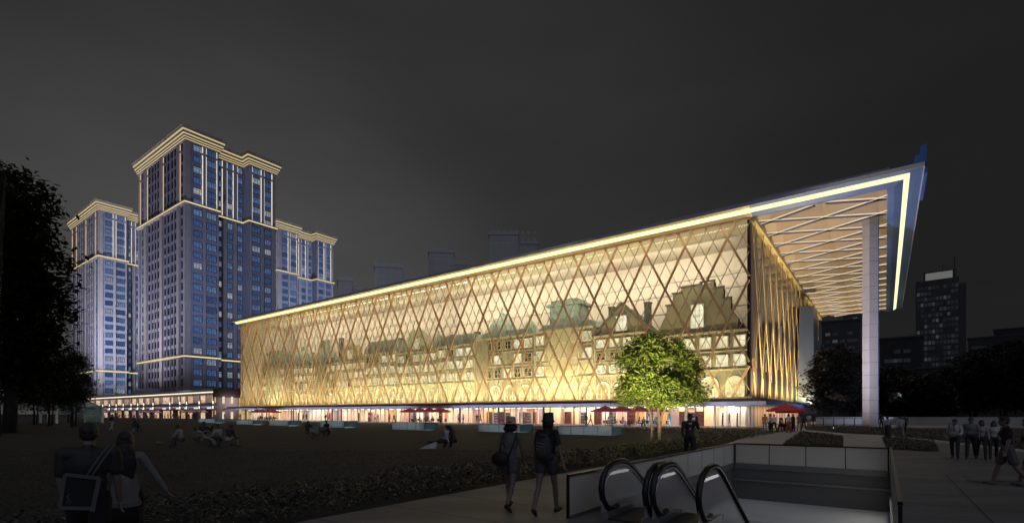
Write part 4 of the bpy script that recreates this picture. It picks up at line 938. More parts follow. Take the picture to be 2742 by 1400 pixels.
# ================================================================== people
import numpy as np
def sphere_pts(n=10):
    m = MB(); m.ell((0,0,0), (1,1,1), n); return m.v, m.f
SV, SF = sphere_pts(10)
class Body:
    def __init__(s): s.b = MB(); s.pr = []
    def ell(s, c, r, tag_, M=Matrix.Identity(3)):
        c = Vector(c); s.b.add([c + M @ Vector((v[0]*r[0], v[1]*r[1], v[2]*r[2])) for v in SV], SF); s.pr.append(('e', c, r, tag_, M))
    def cap(s, p, q, r0, r1, tag_):
        p, q = Vector(p), Vector(q); a = q - p; ln = a.length or 1e-6; a = a / ln
        pts, rs = [], []
        for t in (-90, -60, -30, 0): pts.append(p + a * (r0 * math.sin(R(t)))); rs.append(max(r0 * math.cos(R(t)), .0008))
        for t in (0, 30, 60, 90): pts.append(q + a * (r1 * math.sin(R(t)))); rs.append(max(r1 * math.cos(R(t)), .0008))
        s.b.tube(pts, rs, 10); s.pr.append(('c', p, q, r0, r1, tag_))
    def remesh(s, vox, smooth=3):
        me = s.b.mesh('tmp', []); ob = bpy.data.objects.new('tmp', me); COL.objects.link(ob)
        md = ob.modifiers.new('r', 'REMESH'); md.mode = 'VOXEL'; md.voxel_size = vox; md.use_smooth_shade = True
        sm = ob.modifiers.new('s', 'SMOOTH'); sm.iterations = smooth; sm.factor = .5
        dg = bpy.context.evaluated_depsgraph_get(); out = bpy.data.meshes.new_from_object(ob.evaluated_get(dg)); bpy.data.objects.remove(ob); bpy.data.meshes.remove(me)
        n = len(out.polygons); c = np.empty(n * 3); out.polygons.foreach_get('center', c); c = c.reshape(-1, 3)
        best = np.full(n, 1e9); mi = np.zeros(n, dtype=np.int32)
        for p in s.pr:
            if p[0] == 'e':
                M = np.array(p[4]); l = (c - np.array(p[1])) @ M / np.array(p[2]); d = (np.linalg.norm(l, axis=1) - 1) * min(p[2]); tg = p[3]
            else:
                a, b = np.array(p[1]), np.array(p[2]); ab = b - a; t = np.clip((c - a) @ ab / max(ab @ ab, 1e-9), 0, 1); d = np.linalg.norm(c - a - t[:, None] * ab, axis=1) - (p[3] + (p[4] - p[3]) * t); tg = p[5]
            k = d < best; best[k] = d[k]; mi[k] = tg
        out.polygons.foreach_set('material_index', mi); out.polygons.foreach_set('use_smooth', [True] * n)
        return out
SKIN, TOP, BOT, SHOE = 0, 1, 2, 3
def dvec(side, flex, abd): return Vector((side * math.sin(R(abd)), math.sin(R(flex)) * math.cos(R(abd)), -math.cos(R(flex)) * math.cos(R(abd))))
def make_body(P, detail=False):
    """P: a pose and its clothing. Returns (mesh, head matrix, dict of joints); feet or lowest point on z = 0, facing +Y, 1.72 m tall when upright."""
    B = Body(); g = P.get('girth', 1.0); fem = P.get('fem', False)
    lean, side_l = P.get('lean', 3), P.get('side', 0)
    T = Matrix.Rotation(R(P.get('twist', 0)), 3, 'Z') @ Matrix.Rotation(R(side_l), 3, 'Y') @ Matrix.Rotation(R(-lean), 3, 'X')
    pel = Vector((0, 0, 0)); J = {}
    slv, trs = P.get('sleeve', 'short'), P.get('legs_cover', 'long')
    hw = .095 if not fem else .10
    sh = (.185 if not fem else .160) * g
    B.ell(pel + Vector((0, 0, .02)), (.162 * g, .112 * g, .13), BOT)
    up = T @ Vector((0, 0, 1))
    B.ell(pel + T @ Vector((0, .005, .17)), ((.142 if not fem else .122) * g, .098 * g, .16), TOP, T)
    B.ell(pel + T @ Vector((0, .005, .36)), ((.170 if not fem else .145) * g, .112 * g, .19), TOP, T)
    B.ell(pel + T @ Vector((0, .03 if fem else .015, .37)), (.13 * g, .115 * g, .11), TOP, T)
    shl = pel + T @ Vector((-sh, -.005, .475)); shr = pel + T @ Vector((sh, -.005, .475))
    B.cap(pel + T @ Vector((-sh * .9, -.005, .47)), pel + T @ Vector((sh * .9, -.005, .47)), .062 * g, .062 * g, TOP)
    B.cap(pel + T @ Vector((0, -.02, .44)), pel + T @ Vector((0, -.015, .52)), .085 * g, .062, TOP)
    nk = pel + T @ Vector((0, -.01, .50)); hp = T @ Matrix.Rotation(R(P.get('yaw', 0)), 3, 'Z') @ Matrix.Rotation(R(-P.get('pitch', 0)), 3, 'X')
    hc = nk + T @ Vector((0, .015, .10)) + hp @ Vector((0, .02, .075))
    B.cap(nk, hc + hp @ Vector((0, -.02, -.04)), .055, .052, SKIN)
    B.ell(hc + hp @ Vector((0, -.012, .02)), (.076, .096, .098), SKIN, hp)
    B.ell(hc + hp @ Vector((0, .030, -.045)), (.058, .064, .072), SKIN, hp)
    B.cap(hc + hp @ Vector((0, .088, .0)), hc + hp @ Vector((0, .104, -.03)), .011, .016, SKIN)
    B.cap(hc + hp @ Vector((-.02, .083, -.066)), hc + hp @ Vector((.02, .083, -.066)), .010, .010, SKIN)
    for s in (-1, 1): B.ell(hc + hp @ Vector((s * .076, -.01, -.01)), (.012, .022, .032), SKIN, hp)
    for i, s in enumerate((-1, 1)):
        f, ab, kn = P['legs'][i]; hip = pel + Vector((s * hw, 0, -.03)); th = dvec(s, f, ab); kp = hip + th * .43
        shd = (Vector((s * math.sin(R(ab)) * P.get('shin_in', .6), math.sin(R(f - kn)), -math.cos(R(f - kn))))).normalized(); an = kp + shd * .42
        wd = 1.0 if not fem else .92
        if trs == 'short':
            B.cap(hip, hip + th * .30, .098 * g, .092 * g, BOT); B.cap(hip + th * .28, kp, .068 * wd, .052 * wd, SKIN); B.cap(kp, kp + shd * .16, .052 * wd, .054 * wd, SKIN); B.cap(kp + shd * .16, an, .052 * wd, .036, SKIN)
        elif trs == 'mini':
            B.cap(hip, hip + th * .14, .100 * g, .100 * g, BOT); B.cap(hip + th * .13, kp, .080 * wd, .052 * wd, SKIN); B.cap(kp, kp + shd * .16, .050 * wd, .053 * wd, SKIN); B.cap(kp + shd * .16, an, .050 * wd, .035, SKIN)
        else:
            B.cap(hip, kp, .092 * g, .066 * g, BOT); B.cap(kp, an + shd * -.02, .066 * g, .054, BOT)
        fp = P.get('foot', (0, 0))[i]; fd = Matrix.Rotation(R(f - kn if P.get('foot_rel') else fp), 3, 'X') @ Vector((s * .12, 1, -.05)); fd.normalize()
        if P.get('toes') is not None: fd = Vector(P['toes'][i]).normalized()
        ft = SHOE if P.get('shoes', True) else SKIN
        B.cap(an + fd * -.035 + Vector((0, 0, -.035)), an + fd * .10 + Vector((0, 0, -.042)), .040, .040, ft); B.cap(an + fd * .10 + Vector((0, 0, -.045)), an + fd * .175 + Vector((0, 0, -.052)), .038, .027, ft)
        B.cap(an, an + Vector((0, 0, -.03)), .038, .040, ft if P.get('boots') else SKIN if trs in ('short', 'mini') else ft)
        J['ankle%d' % i] = an; J['knee%d' % i] = kp
    if P.get('tunic'):
        B.cap(pel + T @ Vector((0, 0, .16)), pel + Vector((0, 0, -P['tunic'])), .135 * g, .175 * g, TOP)
    if P.get('skirt'):
        B.cap(pel + Vector((0, 0, -.02)), pel + Vector((0, 0, -P['skirt'])), .15 * g, .19 * g, BOT)
    for i, s in enumerate((-1, 1)):
        f, ab, el, inw = P['arms'][i]; so = shl if s < 0 else shr; ua = T @ dvec(s, f, ab); ep = so + ua * .28
        fa = T @ (Vector((s * math.sin(R(ab)) - s * inw, math.sin(R(f + el)), -math.cos(R(f + el))))).normalized(); wr = ep + fa * .24
        j = 1.15 if P.get('jacket') else 1.0; wd = .88 if fem else 1.0
        if slv == 'long':
            B.cap(so, ep, .058 * j * wd, .048 * j * wd, TOP); B.cap(ep, wr, .047 * j * wd, .036 * j * wd, TOP)
        elif slv == 'short':
            B.cap(so, so + ua * .19, .064 * wd, .064 * wd, TOP); B.cap(so + ua * .17, ep, .046 * wd, .040 * wd, SKIN); B.cap(ep, wr, .040 * wd, .027 * wd, SKIN)
        else:
            B.cap(so, so + ua * .05, .056 * wd, .054 * wd, TOP); B.cap(so + ua * .04, ep, .046 * wd, .038 * wd, SKIN); B.cap(ep, wr, .038 * wd, .026 * wd, SKIN)
        # hand: palm, four bent fingers, a thumb from the palm's side
        pv = fa; sd = T @ Vector((0, 1, 0)); sd = (sd - pv * sd.dot(pv)).normalized(); nrm = pv.cross(sd).normalized() * (-s)
        pc = wr + pv * .055
        if detail:
            for q, (o_, ln) in enumerate(((.026, .070), (.009, .080), (-.009, .074), (-.026, .058))):
                k0 = wr + pv * .085 + sd * o_ * 1.1; k1 = k0 + pv * ln * .5 - nrm * .006; k2 = k1 + pv * ln * .42 - nrm * .022
                B.cap(wr + pv * .03 + sd * o_ * .7, k0, .013, .0105, SKIN); B.cap(k0, k1, .0102, .0095, SKIN); B.cap(k1, k2, .0093, .0078, SKIN)
            t0 = wr + pv * .028 + sd * .026; t1 = t0 + pv * .030 + sd * .028; B.cap(t0, t1, .014, .011, SKIN); B.cap(t1, t1 + pv * .030 + sd * .006 - nrm * .008, .0105, .009, SKIN)
        else:
            B.cap(wr, wr + pv * .09, .030, .034, SKIN); B.cap(wr + pv * .09, wr + pv * .16, .028, .02, SKIN)
        J['hand%d' % i] = wr + pv * .07; J['shoulder%d' % i] = so
    zmin = min(v[2] for v in B.b.v); J.update(head=hc, hp=hp, neck=nk, pel=pel, T=T, z=-zmin)
    vox = P.get('vox', .011 if detail else .022)
    me = B.remesh(vox, 2 if detail else 2)
    if detail:                                  # eyes
        bm = bmesh.new(); bm.from_mesh(me)
        for s in (-1, 1):
            r = bmesh.ops.create_icosphere(bm, subdivisions=2, radius=.012, matrix=Matrix.Translation(hc + hp @ Vector((s * .031, .081, .004))))
            for v in r['verts']:
                for f in v.link_faces: f.material_index = 4
        bm.to_mesh(me); bm.free()
    for v in me.vertices: v.co.z += J['z']
    J['head'] = hc + Vector((0, 0, J['z']))
    for k in ('hand0', 'hand1', 'shoulder0', 'shoulder1', 'neck', 'pel'): J[k] = J[k] + Vector((0, 0, J['z']))
    me.name = 'person'
    return me, J
PAL = {}
def cloth(c, r=.85):
    k = 'cloth_%02d_%02d_%02d' % tuple(int(x * 99) for x in c)
    return mat(k, c, r, 0, .12, 9, .2, 60)
M_skin = mat('skin', (.19, .14, .115), .55, 0, .06, 8)
M_eye = mat('eye', (.02, .015, .012), .2)
M_hairm = mat('dark_hair', (.018, .014, .012), .45, 0, .3, 40, .4, 120, stretch=(1, 1, .15))
M_hairb = mat('brown_hair', (.07, .04, .022), .5, 0, .3, 40, .4, 120, stretch=(1, 1, .15))
def hair_mesh(J, style):
    h = MB(); hc, hp = J['head'], J['hp']
    def e(c, r):
        o = len(h.v); h.ell((0,0,0), r, 10)
        for i in range(o, len(h.v)): h.v[i] = tuple(hc + hp @ (Vector(h.v[i]) + Vector(c)))
    e((0, -.022, .032), (.084, .100, .096))
    if style == 'short': e((0, .022, .080), (.070, .080, .042)); e((0, -.045, -.005), (.078, .068, .075))
    if style in ('long', 'bob'):
        e((0, .015, .085), (.068, .080, .040)); e((0, -.055, -.03), (.088, .062, .11))
        for s in (-1, 1): e((s * .070, -.01, -.05), (.026, .055, .10))
        if style == 'long': e((0, -.085, -.17), (.105, .05, .16)); e((.02, -.10, -.30), (.10, .045, .16)); e((.035, -.105, -.42), (.06, .035, .12))
    if style == 'bun': e((0, .02, .082), (.068, .08, .04)); e((0, -.05, 0), (.078, .06, .08)); e((0, -.07, .105), (.04, .04, .038))
    if style == 'wild': e((0, -.02, -.03), (.135, .12, .085)); e((.05, -.05, -.05), (.09, .09, .07)); e((-.05, -.04, -.06), (.09, .09, .07))
    return h
def hat_mesh(J, style):
    h = MB(); hc, hp = J['head'], J['hp']
    if style == 'straw': prof = [(.0, .175), (.05, .178), (.082, .165), (.092, .12), (.095, .055), (.10, .05), (.165, .035), (.17, .03), (.165, .026), (.095, .04)]
    elif style == 'bucket': prof = [(.0, .150), (.072, .150), (.082, .135), (.096, .035), (.104, .02), (.125, -.01), (.127, -.014), (.10, .01)]
    else: prof = [(.0, .14), (.07, .13), (.095, .09), (.10, .05), (.098, .03)]
    h.lathe(prof, 20)
    for i in range(len(h.v)): h.v[i] = tuple(hc + hp @ (Vector(h.v[i]) + Vector((0, -.012, 0))))
    return h
def place_person(mesh, J, label, loc, rz, height, cols, group=None, hair='short', hairm=None, hat=None, shoe=(.05, .05, .05), extra=None):
    o = bpy.data.objects.new('person', mesh); COL.objects.link(o)
    ms = [M_skin, cloth(cols[0]), cloth(cols[1]), cloth(shoe, .6), M_eye]
    while len(mesh.materials) < 5: mesh.materials.append(ms[len(mesh.materials)])
    for i, m_ in enumerate(ms): o.material_slots[i].link = 'OBJECT'; o.material_slots[i].material = m_
    o.location = loc; o.rotation_euler = (0, 0, rz); s = height / 1.72; o.scale = (s, s, s)
    tag(o, label, 'person', group)
    if hair: hair_mesh(J, hair).build('hair', hairm or M_hairm, o, True)
    if hat: hat_mesh(J, hat[0]).build('hat', hat[1], o, True)
    return o
def face_to(v): return math.atan2(-v[0], v[1])          # heading that turns +Y towards v
away = lambda p: face_to((p[0], p[1])); toward = lambda p: face_to((-p[0], -p[1]))
WALK = dict(lean=4, legs=[(24, 2, 8), (-20, 2, 22)], arms=[(-18, 8, 14, .1), (20, 8, 22, .1)], foot=(12, -28))
WALK2 = dict(lean=4, legs=[(-16, 2, 20), (20, 2, 6)], arms=[(16, 8, 18, .1), (-16, 8, 12, .1)], foot=(-24, 10))
STAND = dict(lean=1, legs=[(3, 4, 3), (-3, 4, 3)], arms=[(2, 9, 12, .1), (0, 9, 14, .1)], foot=(0, 0))
SITG = dict(lean=14, legs=[(118, 10, 112), (112, 8, 100)], arms=[(38, 10, 40, .35), (35, 12, 48, .35)], foot=(0, 0))           # on the ground, knees up
SITX = dict(lean=16, legs=[(84, 50, 110), (80, 50, 108)], arms=[(35, 12, 55, .5), (35, 12, 55, .5)], foot=(10, 10), shin_in=-1.3)   # cross-legged
SITL = dict(lean=-12, legs=[(88, 8, 6), (112, 6, 100)], arms=[(-40, 16, 6, .0), (30, 12, 40, .3)], foot=(60, 0))                # one leg stretched, propped on an arm
KNEEL = dict(lean=30, legs=[(100, 8, 108), (6, 6, 104)], arms=[(55, 8, 40, .4), (50, 8, 45, .4)], foot=(0, -80))
CHAIR = dict(lean=6, legs=[(84, 6, 84), (86, 8, 80)], arms=[(30, 10, 60, .35), (35, 10, 55, .35)], foot=(0, 0))
# ------------------------------------------------------------------ foreground walkers
def person(P, label, loc, rz, height, cols, detail=True, **k):
    me, J = make_body(P, detail); o = place_person(me, J, label, loc, rz, height, cols, **k); o['_'] = 0; del o['_']; return o, J
M_bagd = mat('dark_bag', (.012, .012, .013), .6, 0, .2, 4, .2)
M_bagg = mat('grey_bag', (.05, .05, .055), .75, 0, .25, 6, .3)
def world(o, v): return o.matrix_basis @ Vector(v)
p = gp(1365, 1364)
w1, J1 = person(dict(WALK, fem=True, sleeve='none', legs_cover='mini', boots=True, arms=[(-12, 10, 25, .1), (14, 9, 20, .1)]), 'person in wide straw hat and shorts walking away with a dark hip bag', p, RZ + R(14), 1.66, ((.13, .15, .15), (.10, .10, .10)), hair='wild', hat=('straw', mat('straw', (.50, .38, .30), .8, 0, .12, 30)), shoe=(.02, .02, .02))
q = gp(1464, 1379)
w2, J2 = person(dict(WALK2, fem=True, sleeve='short', legs_cover='mini', legs=[(-14, 1, 16), (15, 1, 4)], arms=[(8, 14, 10, .05), (-6, 16, 10, .0)]), 'person in a dark bucket hat and black top walking away with a grey rucksack', q, RZ + R(10), 1.70, ((.02, .02, .022), (.06, .06, .065)), hair='bob', hat=('bucket', mat('navy_hat', (.035, .04, .07), .8, 0, .2, 20)), shoe=(.03, .028, .026))
# rucksack and hip bag
rs = MB(); rs.ell((0, 0, 0), (.155, .095, .25), 12); rs.ell((0, -.07, -.09), (.11, .05, .10), 10); rs.bar((-.07, -.05, .2), (.07, -.05, .2), .05, .03)
b = thing('rucksack', 'grey rucksack worn by the person in the dark bucket hat', 'rucksack', world(w2, J2['neck'] + Vector((0, -.20, -.28))), w2.rotation_euler.z)
rs.build('bag_body', M_bagg, b, True)
for s in (-1, 1): m = MB(); m.tube([(s*.09, .02, .2), (s*.10, .14, .26), (s*.11, .27, .12), (s*.12, .24, -.1), (s*.13, .08, -.2)], .018, 6); m.build('strap', M_bagd, b, True)
m = MB(); [m.bar((-.08 , -.098 + .004*i, .09 - .05*i), (.08, -.098 + .004*i, .06 - .05*i), .012, .02) for i in range(3)]; m.build('cord', mat('pale_cord', (.16, .16, .16), .8), b)
b = thing('shoulder_bag', 'round dark bag on the hip of the person in the straw hat', 'bag', world(w1, J1['neck'] + Vector((-.13, -.17, -.44))), w1.rotation_euler.z)
m = MB(); m.ell((0, 0, 0), (.17, .09, .135), 12); m.build('bag_body', M_bagd, b, True)
m = MB(); m.tube([(-.02, .01, .10), (.0, .02, .28), (.03, .06, .44), (.05, .17, .50), (.08, .28, .36), (.12, .26, .10), (.12, .08, -.04)], .014, 6); m.build('strap', M_bagd, b, True)
m = MB(); m.tube([(.12, .02, -.02), (.22, .02, .2), (.29, .05, .42), (.26, .16, .48)], .012, 6); m.build('strap', M_bagd, b, True)
# the man with a phone by the pit
p = gp(1847, 1243)
pm, Jp = person(dict(lean=1, jacket=True, sleeve='long', girth=1.06, legs=[(6, 2, 4), (-22, 2, 30)], arms=[(48, 12, 118, .45), (4, 10, 22, .25)], foot=(0, -40), yaw=35, pitch=4), 'person in a dark jacket with a phone at the ear, walking by the glass balustrade', p, toward((p.x - 2.5, p.y)), 1.73, ((.022, .022, .026), (.015, .015, .017)), hair='short', hairm=M_hairb)
hnd = Jp['hand0']
m = MB(); m.box(-.036, -.006, -.07, .036, .006, .07); o = m.build('mobile_phone', mat('phone_black', (.02, .02, .025), .25), None, loc=world(pm, hnd + Vector((.0, .02, .03))), rz=pm.rotation_euler.z); tag(o, 'small dark phone held to the ear of the person by the balustrade', 'phone')
m = MB()
for sx in (-.035, .035): m.ell((sx, .098, .006), (.026, .008, .018), 8)
for i in range(len(m.v)): m.v[i] = tuple(Jp['head'] + Jp['hp'] @ Vector(m.v[i]))
m.build('sunglasses', mat('dark_lens', (.01, .01, .01), .15), pm, True)
m = MB(); m.quad((-.05, .132, -.02), (.05, .132, -.02), (.022, .120, -.26), (-.022, .120, -.26)); 
for i in range(len(m.v)): m.v[i] = tuple(Jp['neck'] + Jp['T'] @ Vector(m.v[i]))
m.build('shirt_front', cloth((.45, .45, .45)), pm)
# couple at the lower left
p = at_depth(238, 5.05)
lm, Jm = person(dict(STAND, girth=1.12, sleeve='short', arms=[(4, 4, 12, .2), (2, 6, 10, .05)], legs=[(14, 2, 6), (-12, 2, 10)]), 'large dark person with short hair at the lower left, tote bag over the shoulder', p, away(p) + R(-8), 1.64, ((.012, .012, .011), (.010, .010, .010)), hair='short')
q = at_depth(336, 5.7)
lw, Jw = person(dict(STAND, fem=True, sleeve='long', arms=[(2, 8, 14, .1), (4, 30, 6, -.05)], legs=[(-10, 2, 8), (12, 2, 6)], skirt=.30, tunic=.10), 'person with long dark hair and pale blouse beside the tote bag carrier', q, away(q) + R(-4), 1.53, ((.20, .20, .19), (.008, .008, .009)), hair='long')
b = thing('tote_bag', 'black tote bag with pale edging hung from the shoulder of the lower left person', 'bag', at_depth(216, 4.72, H - (1312 - HY) * 4.72 / F), lm.rotation_euler.z + R(6))
b.scale = (.86, .86, .9); b.rotation_euler.y = R(7)
m = MB(); m.box(-.135, -.03, -.165, .125, .03, .155); m.build('bag_body', mat('tote_black', (.006, .006, .006), .7), b)
m = MB(); m.bar((-.15, -.034, .16), (.14, -.034, .135), .035, .03, (0, 1, 0)); m.bar((-.15, -.034, -.175), (.12, -.034, -.18), .035, .035, (0, 1, 0)); m.bar((-.145, -.034, -.17), (-.145, -.034, .16), .03, .02, (0, 1, 0)); m.bar((.125, -.034, -.21), (.14, -.034, .14), .04, .05, (0, 1, 0)); m.build('edging', mat('tote_edge', (.10, .10, .10), .8), b)
for dx in (0, .045): m = MB(); m.tube([(.03 + dx, 0, .15), (.11 + dx, .05, .34), (.19 + dx, .13, .50)], .012, 6); m.build('strap', mat('tote_edge', (.10, .10, .10)), b, True)
m = MB(); m.tube([(-.10, -.033, -.13), (-.085, -.033, -.09), (-.10, -.033, -.06), (-.085, -.033, -.035)], .004, 5); m.tube([(-.08, -.033, -.13), (-.065, -.033, -.11), (-.078, -.033, -.10)], .004, 5); m.build('scribble_mark', mat('pale_cord', (.16, .16, .16)), b)
# ------------------------------------------------------------------ right hand groups
GREYS = [(.20, .20, .20), (.10, .10, .10), (.17, .17, .165), (.22, .22, .22)]
for k, (px, py, ht, Pz, top, bot, hr, lab, kw) in enumerate([
    (2557, 1230, 1.56, dict(WALK, sleeve='long', jacket=True, arms=[(20, 10, 60, .4), (6, 9, 20, .1)]), (.48, .48, .47), (.035, .035, .04), 'short', 'person in a pale jacket with shoulder bag, leftmost of the four walking towards us', {}),
    (2600, 1230, 1.60, dict(WALK2, girth=1.1, sleeve='short'), (.20, .20, .20), (.018, .018, .018), 'short', 'person in a darker shirt, second of the four walking towards us', {}),
    (2628, 1230, 1.52, dict(WALK, fem=True, sleeve='long', arms=[(10, 12, 20, .1), (10, 20, 20, 0)]), (.36, .36, .36), (.018, .018, .018), 'bob', 'person in a grey top, third of the four walking towards us', {}),
    (2660, 1231, 1.47, dict(WALK2, fem=True, sleeve='long'), (.50, .50, .49), (.02, .02, .02), 'long', 'person in a pale loose top and dark trousers, rightmost of the four', {})]):
    p = gp(px, py); person(Pz, lab, p, toward(p) + R(-6 + 4 * k), ht, (top, bot), vox=0 or None, hair=hr) if False else person(dict(Pz, vox=.014), lab, p, toward(p) + R(-6 + 4 * k), ht, (top, bot), hair=hr)
p = gp(2557, 1230)
b = thing('shoulder_bag', 'pale shoulder bag carried by the leftmost of the four walkers', 'bag', p + Vector((-.22, -.12, .98)), toward(p))
m = MB(); m.ell((0, 0, 0), (.16, .07, .12), 10); m.build('bag_body', cloth((.24, .24, .23)), b, True); m = MB(); m.tube([(-.08, 0, .1), (-.05, .0, .34), (.06, .0, .42), (.1, 0, .1)], .013, 6); m.build('strap', M_bagd, b, True)
p = gp(2698, 1300)
person(dict(WALK2, girth=1.14, sleeve='short', legs_cover='short', arms=[(6, 12, 12, .1), (-10, 10, 14, .1)], foot=(-16, 12)), 'person in a black polo shirt and knee length shorts near the right edge', p, face_to((-.9, .55)), 1.69, ((.010, .010, .010), (.11, .11, .105)), hair='short', shoe=(.13, .12, .11))
p = gp(2762, 1302)
person(dict(WALK, sleeve='short', legs_cover='short', vox=.02), 'person cut by the right edge, one leg in view', p, face_to((-.9, .4)), 1.65, ((.05, .05, .05), (.05, .05, .05)), hair='short')
for px, py, ht, Pz, top, bot, hr, lab in [
    (2377, 1173, 1.55, dict(STAND, fem=True, sleeve='short', skirt=.78), (.45, .45, .45), (.012, .012, .012), 'bob', 'person in a pale top and long black skirt right of the column'),
    (2411, 1176, 1.62, dict(WALK, sleeve='long', girth=1.1), (.42, .42, .41), (.22, .22, .22), 'short', 'person in a pale shirt seen from behind, beside the long skirted person'),
    (2360, 1152, 1.62, dict(STAND, sleeve='long'), (.015, .015, .015), (.012, .012, .012), 'short', 'black clothed person close to the right of the column foot'),
    (2423, 1158, 1.60, dict(WALK2, sleeve='long'), (.03, .03, .03), (.02, .02, .02), 'short', 'dark clothed person behind the pale shirted one')]:
    p = gp(px, py); person(dict(Pz, vox=.02), lab, p, away(p) + R(15), ht, (top, bot), False, hair=hr)
# ------------------------------------------------------------------ people on the lawn
LAWN = [
    (488, 1195, 1.72, dict(SITG, sleeve='long', jacket=True, lean=18), (.32, .31, .28), (.08, .08, .08), 'short', 0, 60, 'person in a pale jumper sitting with back turned, left of the picnic circle'),
    (546, 1188, 1.80, dict(SITX, sleeve='long', jacket=True, lean=2, arms=[(60, 30, 100, .1), (30, 10, 50, .4)]), (.018, .018, .02), (.10, .10, .09), 'short', 1, 0, 'person in a dark suit and sunglasses sitting in the picnic circle with one hand raised'),
    (548, 1196, 1.5, dict(SITL, sleeve='long', lean=-45, legs=[(70, 20, 30), (80, 16, 40)]), (.26, .26, .22), (.24, .24, .20), 'bob', 1, 70, 'person in pale clothes reclining in front of the dark suited person'),
    (586, 1194, 1.74, dict(SITG, fem=True, sleeve='long', lean=8), (.34, .34, .32), (.05, .05, .05), 'bun', 1, -30, 'person in a pale shirt with hair tied up in the picnic circle'),
    (608, 1196, 1.78, dict(SITG, sleeve='long', jacket=True, lean=22), (.018, .018, .018), (.28, .26, .22), 'short', 0, -50, 'person in a dark jacket on the right of the picnic circle'),
    (823, 1172, 1.74, dict(SITL, sleeve='short', lean=6, legs=[(86, 14, 14), (96, 10, 60)], arms=[(55, 8, 40, .3), (55, 8, 40, .3)]), (.02, .02, .02), (.10, .10, .09), 'bob', 1, 40, 'person in black reading a broadsheet on the lawn'),
    (878, 1166, 1.72, dict(SITX, sleeve='short', lean=14), (.018, .018, .018), (.03, .03, .03), 'short', 1, -40, 'person in dark clothes sitting right of the broadsheet reader'),
    (1193, 1200, 1.70, dict(SITL, fem=True, sleeve='long', lean=-10, legs=[(92, 6, 8), (100, 10, 60)], arms=[(-40, 14, 8, 0), (30, 8, 20, .2)]), (.50, .50, .48), (.012, .012, .012), 'bun', 0, 62, 'person in a white shirt and black trousers leaning back on the lawn'),
    (1216, 1199, 1.74, dict(SITG, fem=True, sleeve='long', lean=24), (.014, .013, .013), (.02, .02, .02), 'long', 0, 40, 'long haired person in black close behind the white shirted one'),
]
for px, py, ht, Pz, top, bot, hr, tw, turn, lab in LAWN:
    p = gp(px, py); person(dict(Pz, vox=.016), lab, p, (toward(p) if tw else away(p)) + R(turn), ht * 1.03, (top, bot), hair=hr)
p = gp(299, 1155); person(dict(WALK, sleeve='long', vox=.02, arms=[(20, 20, 60, .2), (95, 20, 30, 0)]), 'standing person in pale trousers with one arm stretched to the right on the far lawn', p, away(p) + R(-40), 1.72, ((.05, .04, .035), (.36, .34, .30)), False)
p = gp(371, 1159); person(dict(KNEEL, sleeve='long', vox=.02), 'person in black kneeling with a white bag on the far lawn', p, toward(p) + R(-60), 1.75, ((.012, .012, .014), (.012, .012, .012)), False)
m = MB(); m.ell((0, 0, .22), (.26, .2, .24), 10); m.tube([(-.1, 0, .4), (0, 0, .55), (.1, 0, .4)], .015, 6); o = m.build('cloth_bag', cloth((.36, .36, .36)), None, True, gp(363, 1158)); tag(o, 'plump white bag on the grass beside the kneeling person', 'bag')
pp = gp(848, 1170) + Vector((-.35, .2, 0))
m = MB(); m.add([(-.42, 0, .36), (0, .10, .30), (.42, 0, .36), (.42, .10, .86), (0, .2, .80), (-.42, .10, .86)], [(0,1,4,5), (1,2,3,4)]); m.add([(-.42, .004, .36), (0, .104, .30), (.42, .004, .36), (.42, .104, .86), (0, .204, .80), (-.42, .104, .86)], [(5,4,1,0), (4,3,2,1)])
o = m.build('broadsheet', mat('newsprint', (.42, .42, .40), .8, 0, .3, 9), None, False, pp, toward(pp) + R(25)); tag(o, 'open pale broadsheet held up by the reader on the lawn', 'newspaper')
m = MB(); m.ell((0, 0, .09), (.16, .12, .10), 8); m.ell((.22, .03, .06), (.07, .06, .06), 8); o = m.build('picnic_bundle', cloth((.16, .16, .15)), None, True, gp(423, 1189)); tag(o, 'small pale bundle lying on the grass left of the picnic circle', 'bundle')
m = MB(); c = gp(1150, 1200)
m.add([(-.8, -.3, .02), (.5, -.35, .02), (.75, .25, .42), (-.5, .3, .1), (.6, -.1, .5)], [(0,1,4,3), (1,2,4)]); m.add([(-.8, -.3, .0), (.5, -.35, .0), (.75, .25, .40), (-.5, .3, .08)], [(3,2,1,0)])
o = m.build('picnic_cloth', mat('pale_cloth', (.46, .46, .44), .9, 0, .1, 4), None, False, c, R(10)); o.scale = (.62, .8, .75); tag(o, 'pale crumpled cloth on the lawn at the feet of the white shirted person', 'cloth')
# ------------------------------------------------------------------ small figures before the hall and the shops: a few bodies, many coats
TINY = [make_body(dict(Pz, vox=.03)) for Pz in (dict(WALK, sleeve='long'), dict(WALK2, sleeve='long', jacket=True), dict(STAND, sleeve='short'), dict(STAND, fem=True, sleeve='long', skirt=.5), dict(CHAIR, sleeve='long'), dict(CHAIR, fem=True, sleeve='short', lean=12))]
TH = [hair_mesh(J, s).mesh('hair', M_hairm, True) for (me, J), s in zip(TINY, ('short', 'short', 'short', 'bob', 'short', 'bob'))]
def tiny(k, label, loc, rz, ht, cols, group=None):
    me, J = TINY[k]; o = place_person(me, J, label, loc, rz, ht, cols, group, hair=None)
    h = bpy.data.objects.new('hair', TH[k]); COL.objects.link(h); h.parent = o; return o
def hall_pt(px, y): return W(front_x(px, y), y)
COLN = {'black': (.02, .02, .022), 'white': (.62, .61, .58), 'red': (.45, .06, .05), 'orange': (.55, .16, .05), 'grey': (.22, .22, .24), 'navy': (.04, .05, .10), 'brown': (.16, .10, .07), 'teal': (.06, .28, .28), 'cream': (.55, .48, .38)}
